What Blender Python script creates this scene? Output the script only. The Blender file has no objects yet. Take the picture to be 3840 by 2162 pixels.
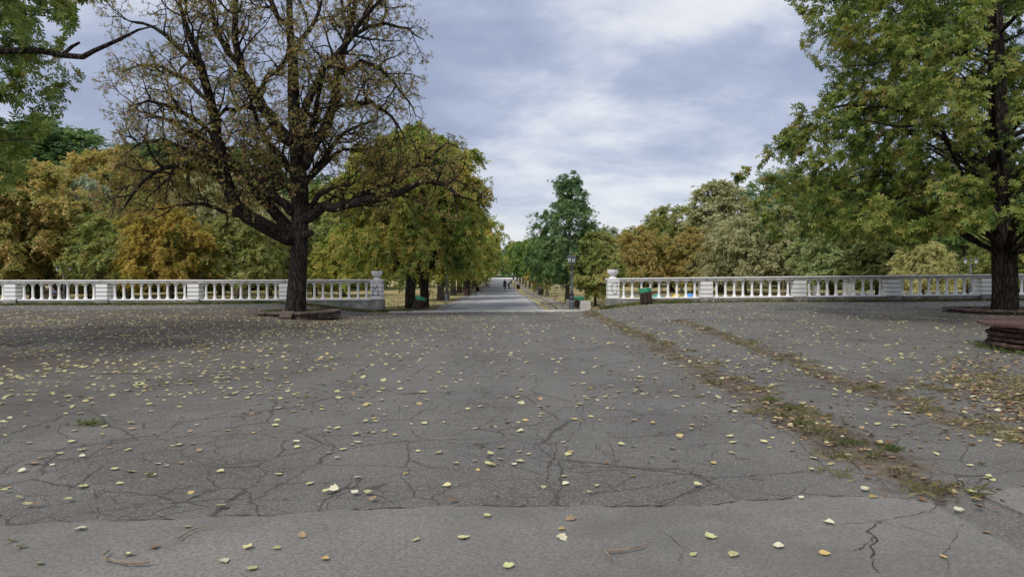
import bpy, bmesh, math, random
import numpy as np
from mathutils import Vector, Matrix

random.seed(11)
R = np.random.default_rng(11)
scene = bpy.context.scene
C = scene.collection
rad = math.radians

# ------------------------------------------------------------------ camera
F = 2600.0                                   # focal length in photograph pixels
EYE = 1.6
cam_d = bpy.data.cameras.new('camera'); cam = bpy.data.objects.new('camera', cam_d); C.objects.link(cam)
scene.cycles.max_bounces = 5; scene.cycles.diffuse_bounces = 3; scene.cycles.transmission_bounces = 3; scene.cycles.glossy_bounces = 2
cam_d.sensor_width = 36; cam_d.lens = 36 * F / 3840; cam_d.clip_end = 3000; cam_d.clip_start = 0.05
CM = Matrix.Rotation(rad(90) - math.atan(46 / F), 4, 'X') @ Matrix.Rotation(rad(-0.3), 4, 'Z')
cam.matrix_world = Matrix.Translation((0, 0, EYE)) @ CM
scene.camera = cam

# ------------------------------------------------------------------ light
SKY_A, SKY_B = (6.3, 2.6, 0), (2.1, 3.2, 0)   # where the cloud pattern starts
SUN_EL, SUN_AZ = rad(48), rad(213)           # azimuth clockwise from +Y: behind the camera, to its left
world = bpy.data.worlds.new('World'); scene.world = world; world.use_nodes = True
wn = world.node_tree.nodes; wl = world.node_tree.links
for n in list(wn): wn.remove(n)
def WN(t, **k):
    n = wn.new(t)
    for a, b in k.items(): setattr(n, a, b)
    return n
def wmath(op, a, b=None, c=None, clamp=False):
    n = WN('ShaderNodeMath', operation=op); n.use_clamp = clamp
    for i, v in enumerate((a, b, c)):
        if v is None: continue
        if isinstance(v, (int, float)): n.inputs[i].default_value = v
        else: wl.new(v, n.inputs[i])
    return n.outputs[0]
tc = WN('ShaderNodeTexCoord'); sp = WN('ShaderNodeSeparateXYZ'); wl.new(tc.outputs['Generated'], sp.inputs[0])
zc = wmath('ADD', wmath('MAXIMUM', sp.outputs[2], 0.0), 0.22)
u = wmath('DIVIDE', sp.outputs[0], zc); v = wmath('DIVIDE', sp.outputs[1], zc)
cb = WN('ShaderNodeCombineXYZ'); wl.new(u, cb.inputs[0]); wl.new(v, cb.inputs[1]); cb.inputs[2].default_value = 3.7
def wnoise(scale, detail, rough, dist, off, sx=1.0, sy=1.0):
    mp = WN('ShaderNodeMapping'); mp.inputs['Location'].default_value = off; mp.inputs['Scale'].default_value = (sx, sy, 1)
    mp.inputs['Rotation'].default_value = (0, 0, rad(-18))
    wl.new(cb.outputs[0], mp.inputs[0])
    n = WN('ShaderNodeTexNoise'); n.inputs['Scale'].default_value = scale; n.inputs['Detail'].default_value = detail
    n.inputs['Roughness'].default_value = rough; n.inputs['Distortion'].default_value = dist
    wl.new(mp.outputs[0], n.inputs['Vector']); return n.outputs['Fac']
n1 = wnoise(0.75, 6, 0.5, 0.2, SKY_A, 0.8, 1.0)
n2 = wnoise(2.1, 9, 0.62, 0.25, SKY_B, 0.75, 1.0)
n3n = WN('ShaderNodeTexNoise'); n3n.inputs['Scale'].default_value = 5.5; n3n.inputs['Detail'].default_value = 8; n3n.inputs['Roughness'].default_value = 0.56; n3n.inputs['Distortion'].default_value = 0.3
n3m = WN('ShaderNodeMapping'); n3m.inputs['Scale'].default_value = (0.8, 0.8, 1.9); n3m.inputs['Location'].default_value = (1.7, 0.2, 0.4); wl.new(tc.outputs['Generated'], n3m.inputs[0]); wl.new(n3m.outputs[0], n3n.inputs['Vector'])
nm = wmath('ADD', wmath('ADD', wmath('MULTIPLY', n1, 0.52), wmath('MULTIPLY', n2, 0.26)), wmath('MULTIPLY', n3n.outputs['Fac'], 0.24))
nm = wmath('ADD', wmath('MULTIPLY', wmath('SUBTRACT', nm, 0.5), 1.3), 0.505)
rp = WN('ShaderNodeValToRGB'); wl.new(nm, rp.inputs[0])
e = rp.color_ramp.elements
e[0].position = 0.36; e[0].color = (0.170, 0.198, 0.285, 1)
e[1].position = 0.66; e[1].color = (0.54, 0.545, 0.555, 1)
for p, c in ((0.43, (0.205, 0.236, 0.325)), (0.48, (0.255, 0.286, 0.375)), (0.52, (0.335, 0.36, 0.43)), (0.57, (0.445, 0.458, 0.492))):
    q = e.new(p); q.color = (*c, 1)
hz = wmath('POWER', wmath('SUBTRACT', 1.0, wmath('MAXIMUM', sp.outputs[2], 0.0), clamp=True), 9.0)
mh = WN('ShaderNodeMixRGB'); wl.new(wmath('MULTIPLY', hz, 0.62), mh.inputs[0]); wl.new(rp.outputs[0], mh.inputs[1]); mh.inputs[2].default_value = (0.40, 0.415, 0.45, 1)
m10 = WN('ShaderNodeVectorMath', operation='SCALE'); wl.new(mh.outputs[0], m10.inputs[0]); m10.inputs['Scale'].default_value = 8.9
sky = WN('ShaderNodeTexSky', sky_type='NISHITA'); sky.sun_disc = False; sky.sun_elevation = SUN_EL; sky.sun_rotation = SUN_AZ
mx = WN('ShaderNodeMixRGB'); mx.inputs[0].default_value = 0.92; wl.new(sky.outputs[0], mx.inputs[1]); wl.new(m10.outputs[0], mx.inputs[2])
bg = WN('ShaderNodeBackground'); bg.inputs['Strength'].default_value = 0.10; wl.new(mx.outputs[0], bg.inputs[0])
wo = WN('ShaderNodeOutputWorld'); wl.new(bg.outputs[0], wo.inputs[0])

sun_d = bpy.data.lights.new('sun', 'SUN'); sun = bpy.data.objects.new('sun', sun_d); C.objects.link(sun)
sun_d.energy = 1.5; sun_d.angle = rad(16); sun_d.color = (1.0, 0.95, 0.88)
sd = Vector((math.sin(SUN_AZ) * math.cos(SUN_EL), math.cos(SUN_AZ) * math.cos(SUN_EL), math.sin(SUN_EL)))
sun.rotation_euler = sd.to_track_quat('Z', 'Y').to_euler()

scene.view_settings.view_transform = 'Standard'; scene.view_settings.look = 'None'
scene.view_settings.exposure = 0.95; scene.view_settings.gamma = 1; scene.view_settings.use_curve_mapping = False

# ------------------------------------------------------------------ geometry helpers
def sm(a, b, x):
    t = np.clip((np.asarray(x, float) - a) / (b - a), 0, 1); return t * t * (3 - 2 * t)
def zt(x, y):                                # terrace surface: dips towards the opening in the balustrade
    s = sm(14, 36, y); dip = sm(5, 10.5, np.abs(np.asarray(x) + 2.4))
    return s * (-0.30 + 0.46 * dip) + 0.03 * np.sin(.31 * x + .2 * y + 1) * np.sin(.23 * y - .17 * x) * sm(4, 12, y)
def zl(x, y):                                # park ground beyond the balustrade
    return np.interp(y, [30, 37, 60, 106, 160, 250, 400, 1500], [-.34, -.34, -.45, -.72, -.35, .95, 1.15, 0.0]) + 0.05 * np.sin(.21 * x + .4) * np.sin(.13 * y)
GX0, GX1, GY = -6.9, 5.0, 36.6               # the opening
def ground(x, y):
    if y < GY or (not (GX0 < x < GX1) and y < 38.0 and abs(x) < 45): return float(zt(x, y))
    return float(zl(x, y))
CR = CM.to_3x3()
def ray(px, py):
    w = CR @ Vector(((px - 1920) / F, -(py - 1081) / F, -1)); return w / w.y
def at(px, py, Y):
    w = ray(px, py); return Vector((w.x * Y, Y, EYE + w.z * Y))
def hit(px, py):
    w = ray(px, py); Y = 2.0
    while Y < 600:
        if EYE + w.z * Y <= ground(w.x * Y, Y): break
        Y *= 1.01
    return Vector((w.x * Y, Y, ground(w.x * Y, Y)))
def on(px, Y):
    x = at(px, 1035, Y).x; return Vector((x, Y, ground(x, Y)))
CRI = np.array(CR.inverted())
def project(P):
    P = np.atleast_2d(np.asarray(P, float)) - np.array([0, 0, EYE]); q = P @ CRI.T
    d = np.maximum(-q[:, 2], 1e-3)
    return 1920 + q[:, 0] / d * F, 1081 - q[:, 1] / d * F
def inpoly(x, y, poly):
    x = np.asarray(x); y = np.asarray(y); ins = np.zeros(x.shape, bool); n = len(poly)
    for i in range(n):
        x0, y0 = poly[i]; x1, y1 = poly[(i + 1) % n]
        c = ((y0 > y) != (y1 > y)) & (x < (x1 - x0) * (y - y0) / (y1 - y0 + 1e-9) + x0); ins ^= c
    return ins

def mesh_np(name, V, Fs, smooth=False):
    me = bpy.data.meshes.new(name); V = np.asarray(V, np.float32)
    Fs = [np.asarray(f, np.int32) for f in Fs if len(f)]
    me.vertices.add(len(V)); me.vertices.foreach_set('co', V.ravel())
    tot = np.concatenate([np.full(len(f), f.shape[1], np.int32) for f in Fs]); lv = np.concatenate([f.ravel() for f in Fs])
    me.loops.add(len(lv)); me.loops.foreach_set('vertex_index', lv)
    st = np.zeros(len(tot), np.int32); st[1:] = np.cumsum(tot)[:-1]
    me.polygons.add(len(tot)); me.polygons.foreach_set('loop_start', st); me.polygons.foreach_set('loop_total', tot)
    if smooth: me.polygons.foreach_set('use_smooth', np.ones(len(tot), bool))
    me.update(calc_edges=True); me.validate(); return me

def ob(name, me, mat=None, parent=None, loc=None, rz=None):
    o = bpy.data.objects.new(name, me); C.objects.link(o)
    if mat is not None and me is not None and len(me.materials) == 0: me.materials.append(mat)
    if parent is not None: o.parent = parent
    if loc is not None: o.location = loc
    if rz is not None: o.rotation_euler = (0, 0, rz)
    return o
def tag(o, label=None, cat=None, group=None, kind=None):
    if label: o['label'] = label
    if cat: o['category'] = cat
    if group: o['group'] = group
    if kind: o['kind'] = kind
    return o
def empty(name, loc, rz=0):
    o = bpy.data.objects.new(name, None); C.objects.link(o); o.location = loc; o.rotation_euler = (0, 0, rz); o.empty_display_size = .3; return o
def copy_tree(o, parent=None):
    c = o.copy(); C.objects.link(c); c.parent = parent
    for ch in list(o.children): copy_tree(ch, c)
    return c

class MB:                                     # collects shapes into one mesh
    def __init__(s): s.V = []; s.F = []; s.n = 0
    def add(s, V, Fc):
        V = [tuple(v) for v in V]; s.V += V; s.F += [tuple(i + s.n for i in f) for f in Fc]; s.n += len(V); return s
    def box(s, ctr, d, rz=0, bev=0.0, tilt=0):
        x, y, z = d[0] / 2, d[1] / 2, d[2] / 2
        if bev <= 0:
            P = [(-x, -y, -z), (x, -y, -z), (x, y, -z), (-x, y, -z), (-x, -y, z), (x, -y, z), (x, y, z), (-x, y, z)]
            Fc = [(0, 3, 2, 1), (4, 5, 6, 7), (0, 1, 5, 4), (1, 2, 6, 5), (2, 3, 7, 6), (3, 0, 4, 7)]
        else:
            b = bev; P = []; 
            for sz in (-1, 1):
                for (ax, ay) in ((-1, -1), (1, -1), (1, 1), (-1, 1)):
                    P += [(ax * (x - b), ay * (y - b), sz * z), (ax * x, ay * (y - b), sz * (z - b)), (ax * (x - b), ay * y, sz * (z - b))]
            I = lambda k, c, t: k * 12 + c * 3 + t
            Fc = [(I(0, 3, 0), I(0, 2, 0), I(0, 1, 0), I(0, 0, 0)), (I(1, 0, 0), I(1, 1, 0), I(1, 2, 0), I(1, 3, 0)),
                  (I(0, 0, 2), I(0, 1, 2), I(1, 1, 2), I(1, 0, 2)), (I(0, 1, 1), I(0, 2, 1), I(1, 2, 1), I(1, 1, 1)),
                  (I(0, 2, 2), I(0, 3, 2), I(1, 3, 2), I(1, 2, 2)), (I(0, 3, 1), I(0, 0, 1), I(1, 0, 1), I(1, 3, 1))]
            for k in (0, 1):
                for c in range(4):
                    t = (I(k, c, 0), I(k, c, 1), I(k, c, 2)); Fc.append(t)
                for (a, c2, t) in ((0, 1, 2), (1, 2, 1), (2, 3, 2), (3, 0, 1)):
                    Fc.append((I(k, a, 0), I(k, c2, 0), I(k, c2, t), I(k, a, t)))
            for c in range(4): Fc.append((I(0, c, 1), I(0, c, 2), I(1, c, 2), I(1, c, 1)))
        M = Matrix.Translation(ctr) @ Matrix.Rotation(rz, 4, 'Z') @ Matrix.Rotation(tilt, 4, 'X')
        return s.add([M @ Vector(p) for p in P], Fc)
    def lathe(s, prof, n=20, c=(0, 0, 0), caps=True, sq=None):
        V = []; Fc = []
        for (r, z) in prof:
            for k in range(n):
                a = 2 * math.pi * k / n; V.append((c[0] + r * math.cos(a), c[1] + r * math.sin(a), c[2] + z))
        for i in range(len(prof) - 1):
            for k in range(n):
                k2 = (k + 1) % n; Fc.append((i * n + k, i * n + k2, (i + 1) * n + k2, (i + 1) * n + k))
        if caps: Fc.append(tuple(range(n))[::-1]); Fc.append(tuple((len(prof) - 1) * n + k for k in range(n)))
        return s.add(V, Fc)
    def tube(s, pts, rads, n=6, cap=True):
        pts = [Vector(p) for p in pts]; V = []; Fc = []
        up = Vector((0, 0, 1))
        for i, p in enumerate(pts):
            t = (pts[min(i + 1, len(pts) - 1)] - pts[max(i - 1, 0)])
            if t.length < 1e-6: t = Vector((0, 0, 1))
            t.normalize()
            if i == 0: a = t.cross(Vector((1, 0, 0)) if abs(t.x) < .8 else Vector((0, 1, 0)))
            else: a = a - t * a.dot(t)
            a.normalize(); b = t.cross(a)
            for k in range(n):
                g = 2 * math.pi * k / n; V.append(p + (a * math.cos(g) + b * math.sin(g)) * rads[i])
        for i in range(len(pts) - 1):
            for k in range(n):
                k2 = (k + 1) % n; Fc.append((i * n + k, i * n + k2, (i + 1) * n + k2, (i + 1) * n + k))
        if cap: Fc.append(tuple(range(n))[::-1]); Fc.append(tuple((len(pts) - 1) * n + k for k in range(n)))
        return s.add(V, Fc)
    def mesh(s, name, smooth=False):
        me = bpy.data.meshes.new(name); me.from_pydata(s.V, [], s.F); me.update()
        bm = bmesh.new(); bm.from_mesh(me); bmesh.ops.recalc_face_normals(bm, faces=bm.faces); bm.to_mesh(me); bm.free()
        if smooth:
            me.polygons.foreach_set('use_smooth', np.ones(len(me.polygons), bool))
            try: me.set_sharp_from_angle(angle=rad(38))
            except Exception: pass
        return me
    def build(s, name, mat, parent=None, smooth=False, loc=None, rz=None): return ob(name, s.mesh(name, smooth), mat, parent, loc, rz)

# ------------------------------------------------------------------ materials
class NT:
    def __init__(s, name):
        s.m = bpy.data.materials.new(name); s.m.use_nodes = True; s.t = s.m.node_tree; s.N = s.t.nodes; s.L = s.t.links
        s.b = s.N['Principled BSDF']; s.out = s.N['Material Output']
    def n(s, t, **k):
        q = s.N.new(t)
        for a, b in k.items(): setattr(q, a, b)
        return q
    def put(s, sock, v):
        if isinstance(v, (int, float)): sock.default_value = v
        elif isinstance(v, (tuple, list)):
            sock.default_value = (*v, 1) if (len(v) == 3 and len(sock.default_value) == 4) else v
        else: s.L.new(v, sock)
    def math(s, op, a, b=None, c=None, clamp=False):
        q = s.n('ShaderNodeMath', operation=op); q.use_clamp = clamp
        for i, v in enumerate((a, b, c)):
            if v is not None: s.put(q.inputs[i], v)
        return q.outputs[0]
    def noise(s, vec, scale, detail=4, rough=.55, dist=0.0, col=False):
        q = s.n('ShaderNodeTexNoise'); s.L.new(vec, q.inputs['Vector']); q.inputs['Scale'].default_value = scale
        q.inputs['Detail'].default_value = detail; q.inputs['Roughness'].default_value = rough; q.inputs['Distortion'].default_value = dist
        return q.outputs['Color' if col else 'Fac']
    def map(s, vec, loc=(0, 0, 0), scale=(1, 1, 1), rot=(0, 0, 0)):
        q = s.n('ShaderNodeMapping'); s.L.new(vec, q.inputs[0]); q.inputs['Location'].default_value = loc; q.inputs['Scale'].default_value = scale; q.inputs['Rotation'].default_value = rot; return q.outputs[0]
    def ramp(s, fac, els, mode='LINEAR'):
        q = s.n('ShaderNodeValToRGB'); s.put(q.inputs[0], fac); E = q.color_ramp.elements; q.color_ramp.interpolation = mode
        while len(E) < len(els): E.new(.5)
        for i, (p, c) in enumerate(els):
            E[i].position = p; E[i].color = (c, c, c, 1) if isinstance(c, (int, float)) else (*c, 1)
        return q.outputs[0]
    def mix(s, f, a, b, mode='MIX'):
        q = s.n('ShaderNodeMixRGB', blend_type=mode); s.put(q.inputs[0], f); s.put(q.inputs[1], a); s.put(q.inputs[2], b); return q.outputs[0]
    def bump(s, h, strength=.5, dist=.02, nrm=None):
        q = s.n('ShaderNodeBump'); q.inputs['Strength'].default_value = strength; q.inputs['Distance'].default_value = dist; s.L.new(h, q.inputs['Height'])
        if nrm: s.L.new(nrm, q.inputs['Normal'])
        return q.outputs[0]
    def pos(s): return s.n('ShaderNodeNewGeometry').outputs['Position']
    def obj(s): return s.n('ShaderNodeTexCoord').outputs['Object']
    def set(s, col, rough=.7, nrm=None, spec=.3, metal=0):
        s.put(s.b.inputs['Base Color'], col); s.put(s.b.inputs['Roughness'], rough); s.put(s.b.inputs['Specular IOR Level'], spec); s.put(s.b.inputs['Metallic'], metal)
        if nrm: s.L.new(nrm, s.b.inputs['Normal'])
        return s.m

def mat_mottle(name, c1, c2, scale=6, rough=.75, bump=.3, bd=.01, spec=.3, stretch=(1, 1, 1), c3=None, world_space=False, metal=0, orand=0.0):
    t = NT(name); p = t.map(t.pos() if world_space else t.obj(), scale=stretch)
    a = t.noise(p, scale, 6, .6); b = t.noise(p, scale * 6, 3, .6)
    f = t.math('ADD', t.math('MULTIPLY', a, .7), t.math('MULTIPLY', b, .3))
    els = [(.35, c1), (.62, c2)] if c3 is None else [(.33, c1), (.5, c2), (.66, c3)]
    col = t.ramp(f, els)
    if orand:
        v = t.math('ADD', t.math('MULTIPLY', t.n('ShaderNodeObjectInfo').outputs['Random'], 2 * orand), 1 - orand); cc = t.n('ShaderNodeCombineXYZ')
        for i in range(3): t.L.new(v, cc.inputs[i])
        col = t.mix(1.0, col, cc.outputs[0], 'MULTIPLY')
    return t.set(col, rough, t.bump(f, bump, bd), spec, metal)

def soil_color(t, p):
    a = t.noise(p, 14, 6, .7); b = t.noise(p, 2.2, 3, .6)
    f = t.math('ADD', t.math('MULTIPLY', a, .6), t.math('MULTIPLY', b, .4))
    return t.ramp(f, [(.34, (.035, .026, .019)), (.47, (.075, .055, .038)), (.56, (.14, .105, .068)), (.68, (.23, .18, .12))]), a

def asphalt(name, base, crack_amt, soil=True, light=1.0, aggregate=1.0):
    t = NT(name); p = t.pos(); s = t.n('ShaderNodeSeparateXYZ'); t.L.new(p, s.inputs[0]); X, Y = s.outputs[0], s.outputs[1]
    big = t.noise(p, .16, 2, .55); mid = t.noise(p, .9, 4, .6); fine = t.noise(p, 42, 1, .7)
    sp = t.n('ShaderNodeTexVoronoi'); t.L.new(p, sp.inputs['Vector']); sp.inputs['Scale'].default_value = 120
    spc = t.n('ShaderNodeSeparateColor'); t.L.new(sp.outputs['Color'], spc.inputs[0])
    col = t.ramp(t.math('ADD', t.math('MULTIPLY', big, .5), t.math('MULTIPLY', mid, .5)),
                 [(.36, tuple(c * .72 for c in base)), (.5, base), (.64, tuple(c * 1.22 for c in base))])
    trk = t.noise(t.map(p, scale=(1.0, .10, 1)), .55, 3, .55); blot = t.noise(t.map(p, loc=(5, 9, 0)), .38, 5, .68)
    col = t.mix(t.ramp(trk, [(.40, .0), (.62, .42)]), col, tuple(c * 1.5 for c in base))
    col = t.mix(t.ramp(blot, [(.50, .0), (.58, .42), (.72, .62)]), col, tuple(c * k for c, k in zip(base, (.58, .54, .50))))
    gum = t.n('ShaderNodeTexVoronoi'); t.L.new(p, gum.inputs['Vector']); gum.inputs['Scale'].default_value = 2.3
    col = t.mix(t.math('MULTIPLY', t.ramp(gum.outputs['Distance'], [(.045, .5), (.06, 0.0)]), t.ramp(t.noise(p, 1.7, 2, .5), [(.5, 0.0), (.56, 1.0)])), col, tuple(c * .5 for c in base))
    col = t.mix(t.ramp(fine, [(.36, .55), (.62, 0.0)]), col, tuple(c * .45 for c in base))
    col = t.mix(t.math('MULTIPLY', t.ramp(spc.outputs[0], [(.80, 0.0), (.95, .6)]), aggregate), col, (.36, .34, .31))
    # crack network
    w = t.noise(p, 1.3, 4, .6, col=True); ws = t.n('ShaderNodeVectorMath', operation='SCALE'); t.L.new(w, ws.inputs[0]); ws.inputs['Scale'].default_value = .34
    w2 = t.noise(p, 9, 3, .6, col=True); ws2 = t.n('ShaderNodeVectorMath', operation='SCALE'); t.L.new(w2, ws2.inputs[0]); ws2.inputs['Scale'].default_value = .05
    av = t.n('ShaderNodeVectorMath', operation='ADD'); t.L.new(p, av.inputs[0]); t.L.new(ws.outputs[0], av.inputs[1])
    av2 = t.n('ShaderNodeVectorMath', operation='ADD'); t.L.new(av.outputs[0], av2.inputs[0]); t.L.new(ws2.outputs[0], av2.inputs[1])
    def net(scale, off, width, lo, hi, nsc):
        q = t.n('ShaderNodeTexVoronoi', feature='DISTANCE_TO_EDGE'); mp = t.map(av2.outputs[0], loc=off, scale=(1, 1, 0)); t.L.new(mp, q.inputs['Vector']); q.inputs['Scale'].default_value = scale
        gate = t.ramp(t.noise(t.map(p, loc=off), nsc, 3, .6), [(lo, 0.0), (hi, 1.0)])
        wd = t.math('MULTIPLY', gate, width)
        return t.math('SUBTRACT', 1.0, t.math('DIVIDE', q.outputs['Distance'], t.math('ADD', wd, .0001)), clamp=True), gate
    c1, g1 = net(.55, (3.1, 1.7, 0), .0075, .33, .50, .30)
    c2, g2 = net(1.35, (9.1, 4.2, 0), .0125, .40, .54, .45)
    c3, g3 = net(3.4, (1.1, 8.2, 0), .021, .45, .56, .8)
    ck = t.math('MAXIMUM', t.math('MAXIMUM', c1, c2), c3)
    cks = t.math('MULTIPLY', t.ramp(ck, [(0.0, 0.0), (.45, 1.0)]), crack_amt)
    col = t.mix(t.math('MULTIPLY', cks, .66), col, (.034, .028, .022))
    # grime: brown decayed leaf dust left of the broad tree and under the right one
    dx = t.math('SUBTRACT', X, -3.5); dust = t.ramp(t.math('MULTIPLY', dx, -.08), [(0.0, 0.0), (.5, 1.0)])
    dm = t.math('MULTIPLY', dust, t.ramp(t.noise(p, .5, 5, .65), [(.32, 0.0), (.52, .9)]))
    dm = t.math('MULTIPLY', dm, t.ramp(t.math('MULTIPLY', Y, .03), [(.2, 0.0), (.4, 1.0), (.98, 1.0), (1.0, .0)]))
    col = t.mix(dm, col, (.080, .056, .040))
    h = t.math('ADD', t.math('MULTIPLY', fine, .5), t.math('MULTIPLY', spc.outputs[1], .5))
    if soil:
        sc, sh = soil_color(t, p)
        nz = t.noise(p, .75, 5, .7); nz2 = t.noise(p, 5, 4, .7)
        nn = t.math('ADD', t.math('MULTIPLY', t.math('SUBTRACT', nz, .5), 1.5), t.math('MULTIPLY', t.math('SUBTRACT', nz2, .5), .55))
        def band(x0, slope, half, y0, y1):
            d = t.math('ABSOLUTE', t.math('SUBTRACT', X, t.math('ADD', t.math('MULTIPLY', Y, slope), x0)))
            e = t.math('ADD', t.math('SUBTRACT', half, d), nn)
            m = t.math('MULTIPLY', e, 7.0, clamp=True)
            ym = t.math('MULTIPLY', t.math('MULTIPLY', t.math('SUBTRACT', Y, y0), 1.2, clamp=True), t.math('MULTIPLY', t.math('SUBTRACT', y1, Y), .5, clamp=True))
            return t.math('MULTIPLY', m, ym)
        b1 = band(2.98, .026, .36, 4.55, 37)
        b2 = band(4.35, .068, .30, 6.4, 25)
        b3 = band(4.2, .26, .5, 6.6, 10.5)
        b4 = band(5.9, .0, .22, 7.0, 11.5)
        sm_ = t.math('MAXIMUM', t.math('MAXIMUM', b1, b2), t.math('MAXIMUM', b3, b4))
        col = t.mix(sm_, col, sc)
    return t.set(col, t.ramp(mid, [(.3, .64), (.7, .80)]), t.bump(h, .55, .006), .4)

M = {}
M['asphalt'] = asphalt('worn_asphalt', (.134, .126, .109), 1.0)
M['asphalt_patch'] = asphalt('newer_asphalt', (.198, .187, .164), .14, soil=False, aggregate=.3)
def road_mat():
    t = NT('alley_asphalt'); p = t.pos()
    a = t.noise(t.map(p, scale=(1, .35, 1)), .7, 6, .6); b = t.noise(t.map(p, scale=(.35, 1, 1)), 1.6, 5, .6); f = t.noise(p, 20, 3, .6)
    g = t.math('ADD', t.math('MULTIPLY', a, .55), t.math('MULTIPLY', b, .45))
    c = t.ramp(g, [(.36, (.25, .246, .24)), (.5, (.345, .342, .335)), (.64, (.43, .42, .405))])
    q = t.n('ShaderNodeTexVoronoi', feature='DISTANCE_TO_EDGE'); wv = t.noise(p, .8, 3, .6, col=True); t.L.new(t.mix(.12, t.map(p, scale=(1, 1, 0)), wv), q.inputs['Vector']); q.inputs['Scale'].default_value = .45
    c = t.mix(t.ramp(q.outputs['Distance'], [(.0, .8), (.012, 0.0)]), c, (.08, .078, .075))
    return t.set(c, .85, t.bump(f, .3, .005), .2)
M['alley'] = road_mat()
M['plaza'] = mat_mottle('pale_plaza', (.55, .53, .50), (.68, .66, .63), .3, .9, .1, world_space=True)
M['path'] = mat_mottle('side_path', (.19, .18, .18), (.28, .27, .265), .5, .9, .1, world_space=True)
def lawn_mat():
    t = NT('dry_lawn'); p = t.pos()
    a = t.noise(t.map(p, scale=(.4, 1.3, 1)), .33, 5, .62); b = t.noise(p, 2.6, 5, .7); f = t.noise(p, 26, 3, .75)
    g = t.math('ADD', t.math('MULTIPLY', a, .55), t.math('ADD', t.math('MULTIPLY', b, .27), t.math('MULTIPLY', f, .18)))
    c = t.ramp(g, [(.35, (.14, .15, .055)), (.43, (.24, .21, .09)), (.50, (.38, .315, .15)), (.60, (.48, .41, .215)), (.70, (.53, .46, .27))])
    return t.set(c, .95, t.bump(f, .8, .04), .1)
M['lawn'] = lawn_mat()
M['slab'] = mat_mottle('pale_paving_slab', (.34, .32, .29), (.56, .54, .49), 3, .9, .3, world_space=True, orand=.15)
M['kerb'] = mat_mottle('grey_kerb_stone', (.20, .195, .185), (.36, .35, .33), 3, .9, .3, world_space=True, orand=.2)
def white_paint(name, dirt):
    t = NT(name); p = t.pos()
    a = t.noise(t.map(p, scale=(1, 1, .35)), 5.5, 6, .65); b = t.noise(p, 1.1, 4, .6); f = t.noise(p, 60, 3, .6)
    g = t.math('ADD', t.math('MULTIPLY', a, .6), t.math('MULTIPLY', b, .4))
    st = t.noise(t.map(p, scale=(1, 1, .12)), 9, 3, .6)
    g = t.math('ADD', t.math('MULTIPLY', g, .75), t.math('MULTIPLY', st, .25))
    c = t.ramp(g, [(.30, tuple(.66 * k for k in (.76, .74, .70))), (.30 + .16 * dirt, (.76, .755, .74)), (.62, (.84, .84, .83))])
    return t.set(c, .6, t.bump(t.math('ADD', g, t.math('MULTIPLY', f, .3)), .15, .006), .35)
M['white'] = white_paint('white_paint', .55); M['white_worn'] = white_paint('worn_white_paint', 1.15)
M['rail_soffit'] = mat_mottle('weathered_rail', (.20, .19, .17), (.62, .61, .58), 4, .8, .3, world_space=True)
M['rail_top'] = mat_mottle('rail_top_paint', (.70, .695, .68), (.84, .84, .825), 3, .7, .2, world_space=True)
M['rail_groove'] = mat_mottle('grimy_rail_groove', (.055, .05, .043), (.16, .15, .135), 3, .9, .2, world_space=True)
M['concrete'] = mat_mottle('mossy_concrete', (.10, .105, .085), (.22, .215, .195), 2.5, .9, .5, c3=(.40, .39, .37), world_space=True)
M['concrete_pale'] = mat_mottle('pale_concrete', (.33, .32, .30), (.50, .49, .47), 9, .9, .4, world_space=True)
M['mortar'] = mat_mottle('dark_joint', (.03, .028, .025), (.06, .055, .05), 9, .9, .1)
M['black_paint'] = mat_mottle('black_spray_paint', (.006, .006, .007), (.012, .012, .013), 9, .55, .0)
M['brown_stone'] = mat_mottle('brown_stone', (.045, .033, .028), (.105, .074, .062), 5, .85, .6, world_space=True, c3=(.15, .115, .098), orand=.3)
M['red_brick'] = mat_mottle('weathered_red_brick', (.040, .025, .021), (.082, .047, .039), 7, .85, .6, world_space=True, c3=(.15, .088, .072), orand=.38)
M['soil'] = None
def soil_mat():
    t = NT('bare_soil'); c, h = soil_color(t, t.pos()); return t.set(c, .95, t.bump(h, .9, .03), .1)
M['soil'] = soil_mat()
def bark(name, c1, c2, c3, sc=1.0):
    t = NT(name); p = t.pos()
    w = t.noise(p, 3 * sc, 3, .6, col=True)
    q = t.map(t.mix(.10, p, w), scale=(1, 1, .16))
    v = t.n('ShaderNodeTexVoronoi', feature='DISTANCE_TO_EDGE'); t.L.new(q, v.inputs['Vector']); v.inputs['Scale'].default_value = 13 * sc
    a = t.noise(q, 9 * sc, 6, .7); b = t.noise(p, .9, 3, .6)
    h = t.math('ADD', t.math('MULTIPLY', t.math('MINIMUM', v.outputs['Distance'], .22), 3.2), t.math('MULTIPLY', a, .8))
    f = t.math('ADD', t.math('MULTIPLY', h, .55), t.math('MULTIPLY', b, .25))
    c = t.ramp(f, [(.25, c1), (.5, c2), (.85, c3)])
    return t.set(c, .92, t.bump(h, 1.0, .045), .12)
M['bark_dark'] = bark('dark_bark', (.012, .010, .008), (.040, .033, .028), (.10, .086, .072))
M['bark_black'] = bark('blackish_bark', (.007, .006, .005), (.024, .019, .016), (.066, .055, .046))
M['bark'] = bark('brown_bark', (.022, .018, .014), (.07, .057, .045), (.15, .125, .10), .8)
M['bark_grey'] = bark('grey_bark', (.04, .035, .03), (.115, .10, .085), (.21, .19, .16), .8)
M['wood_brown'] = mat_mottle('stained_dark_wood', (.026, .014, .011), (.064, .036, .028), 8, .6, .4, stretch=(1, 1, .12), orand=.35)
M['stick'] = mat_mottle('dry_stick', (.12, .085, .06), (.30, .235, .17), 12, .9, .5)
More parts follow.
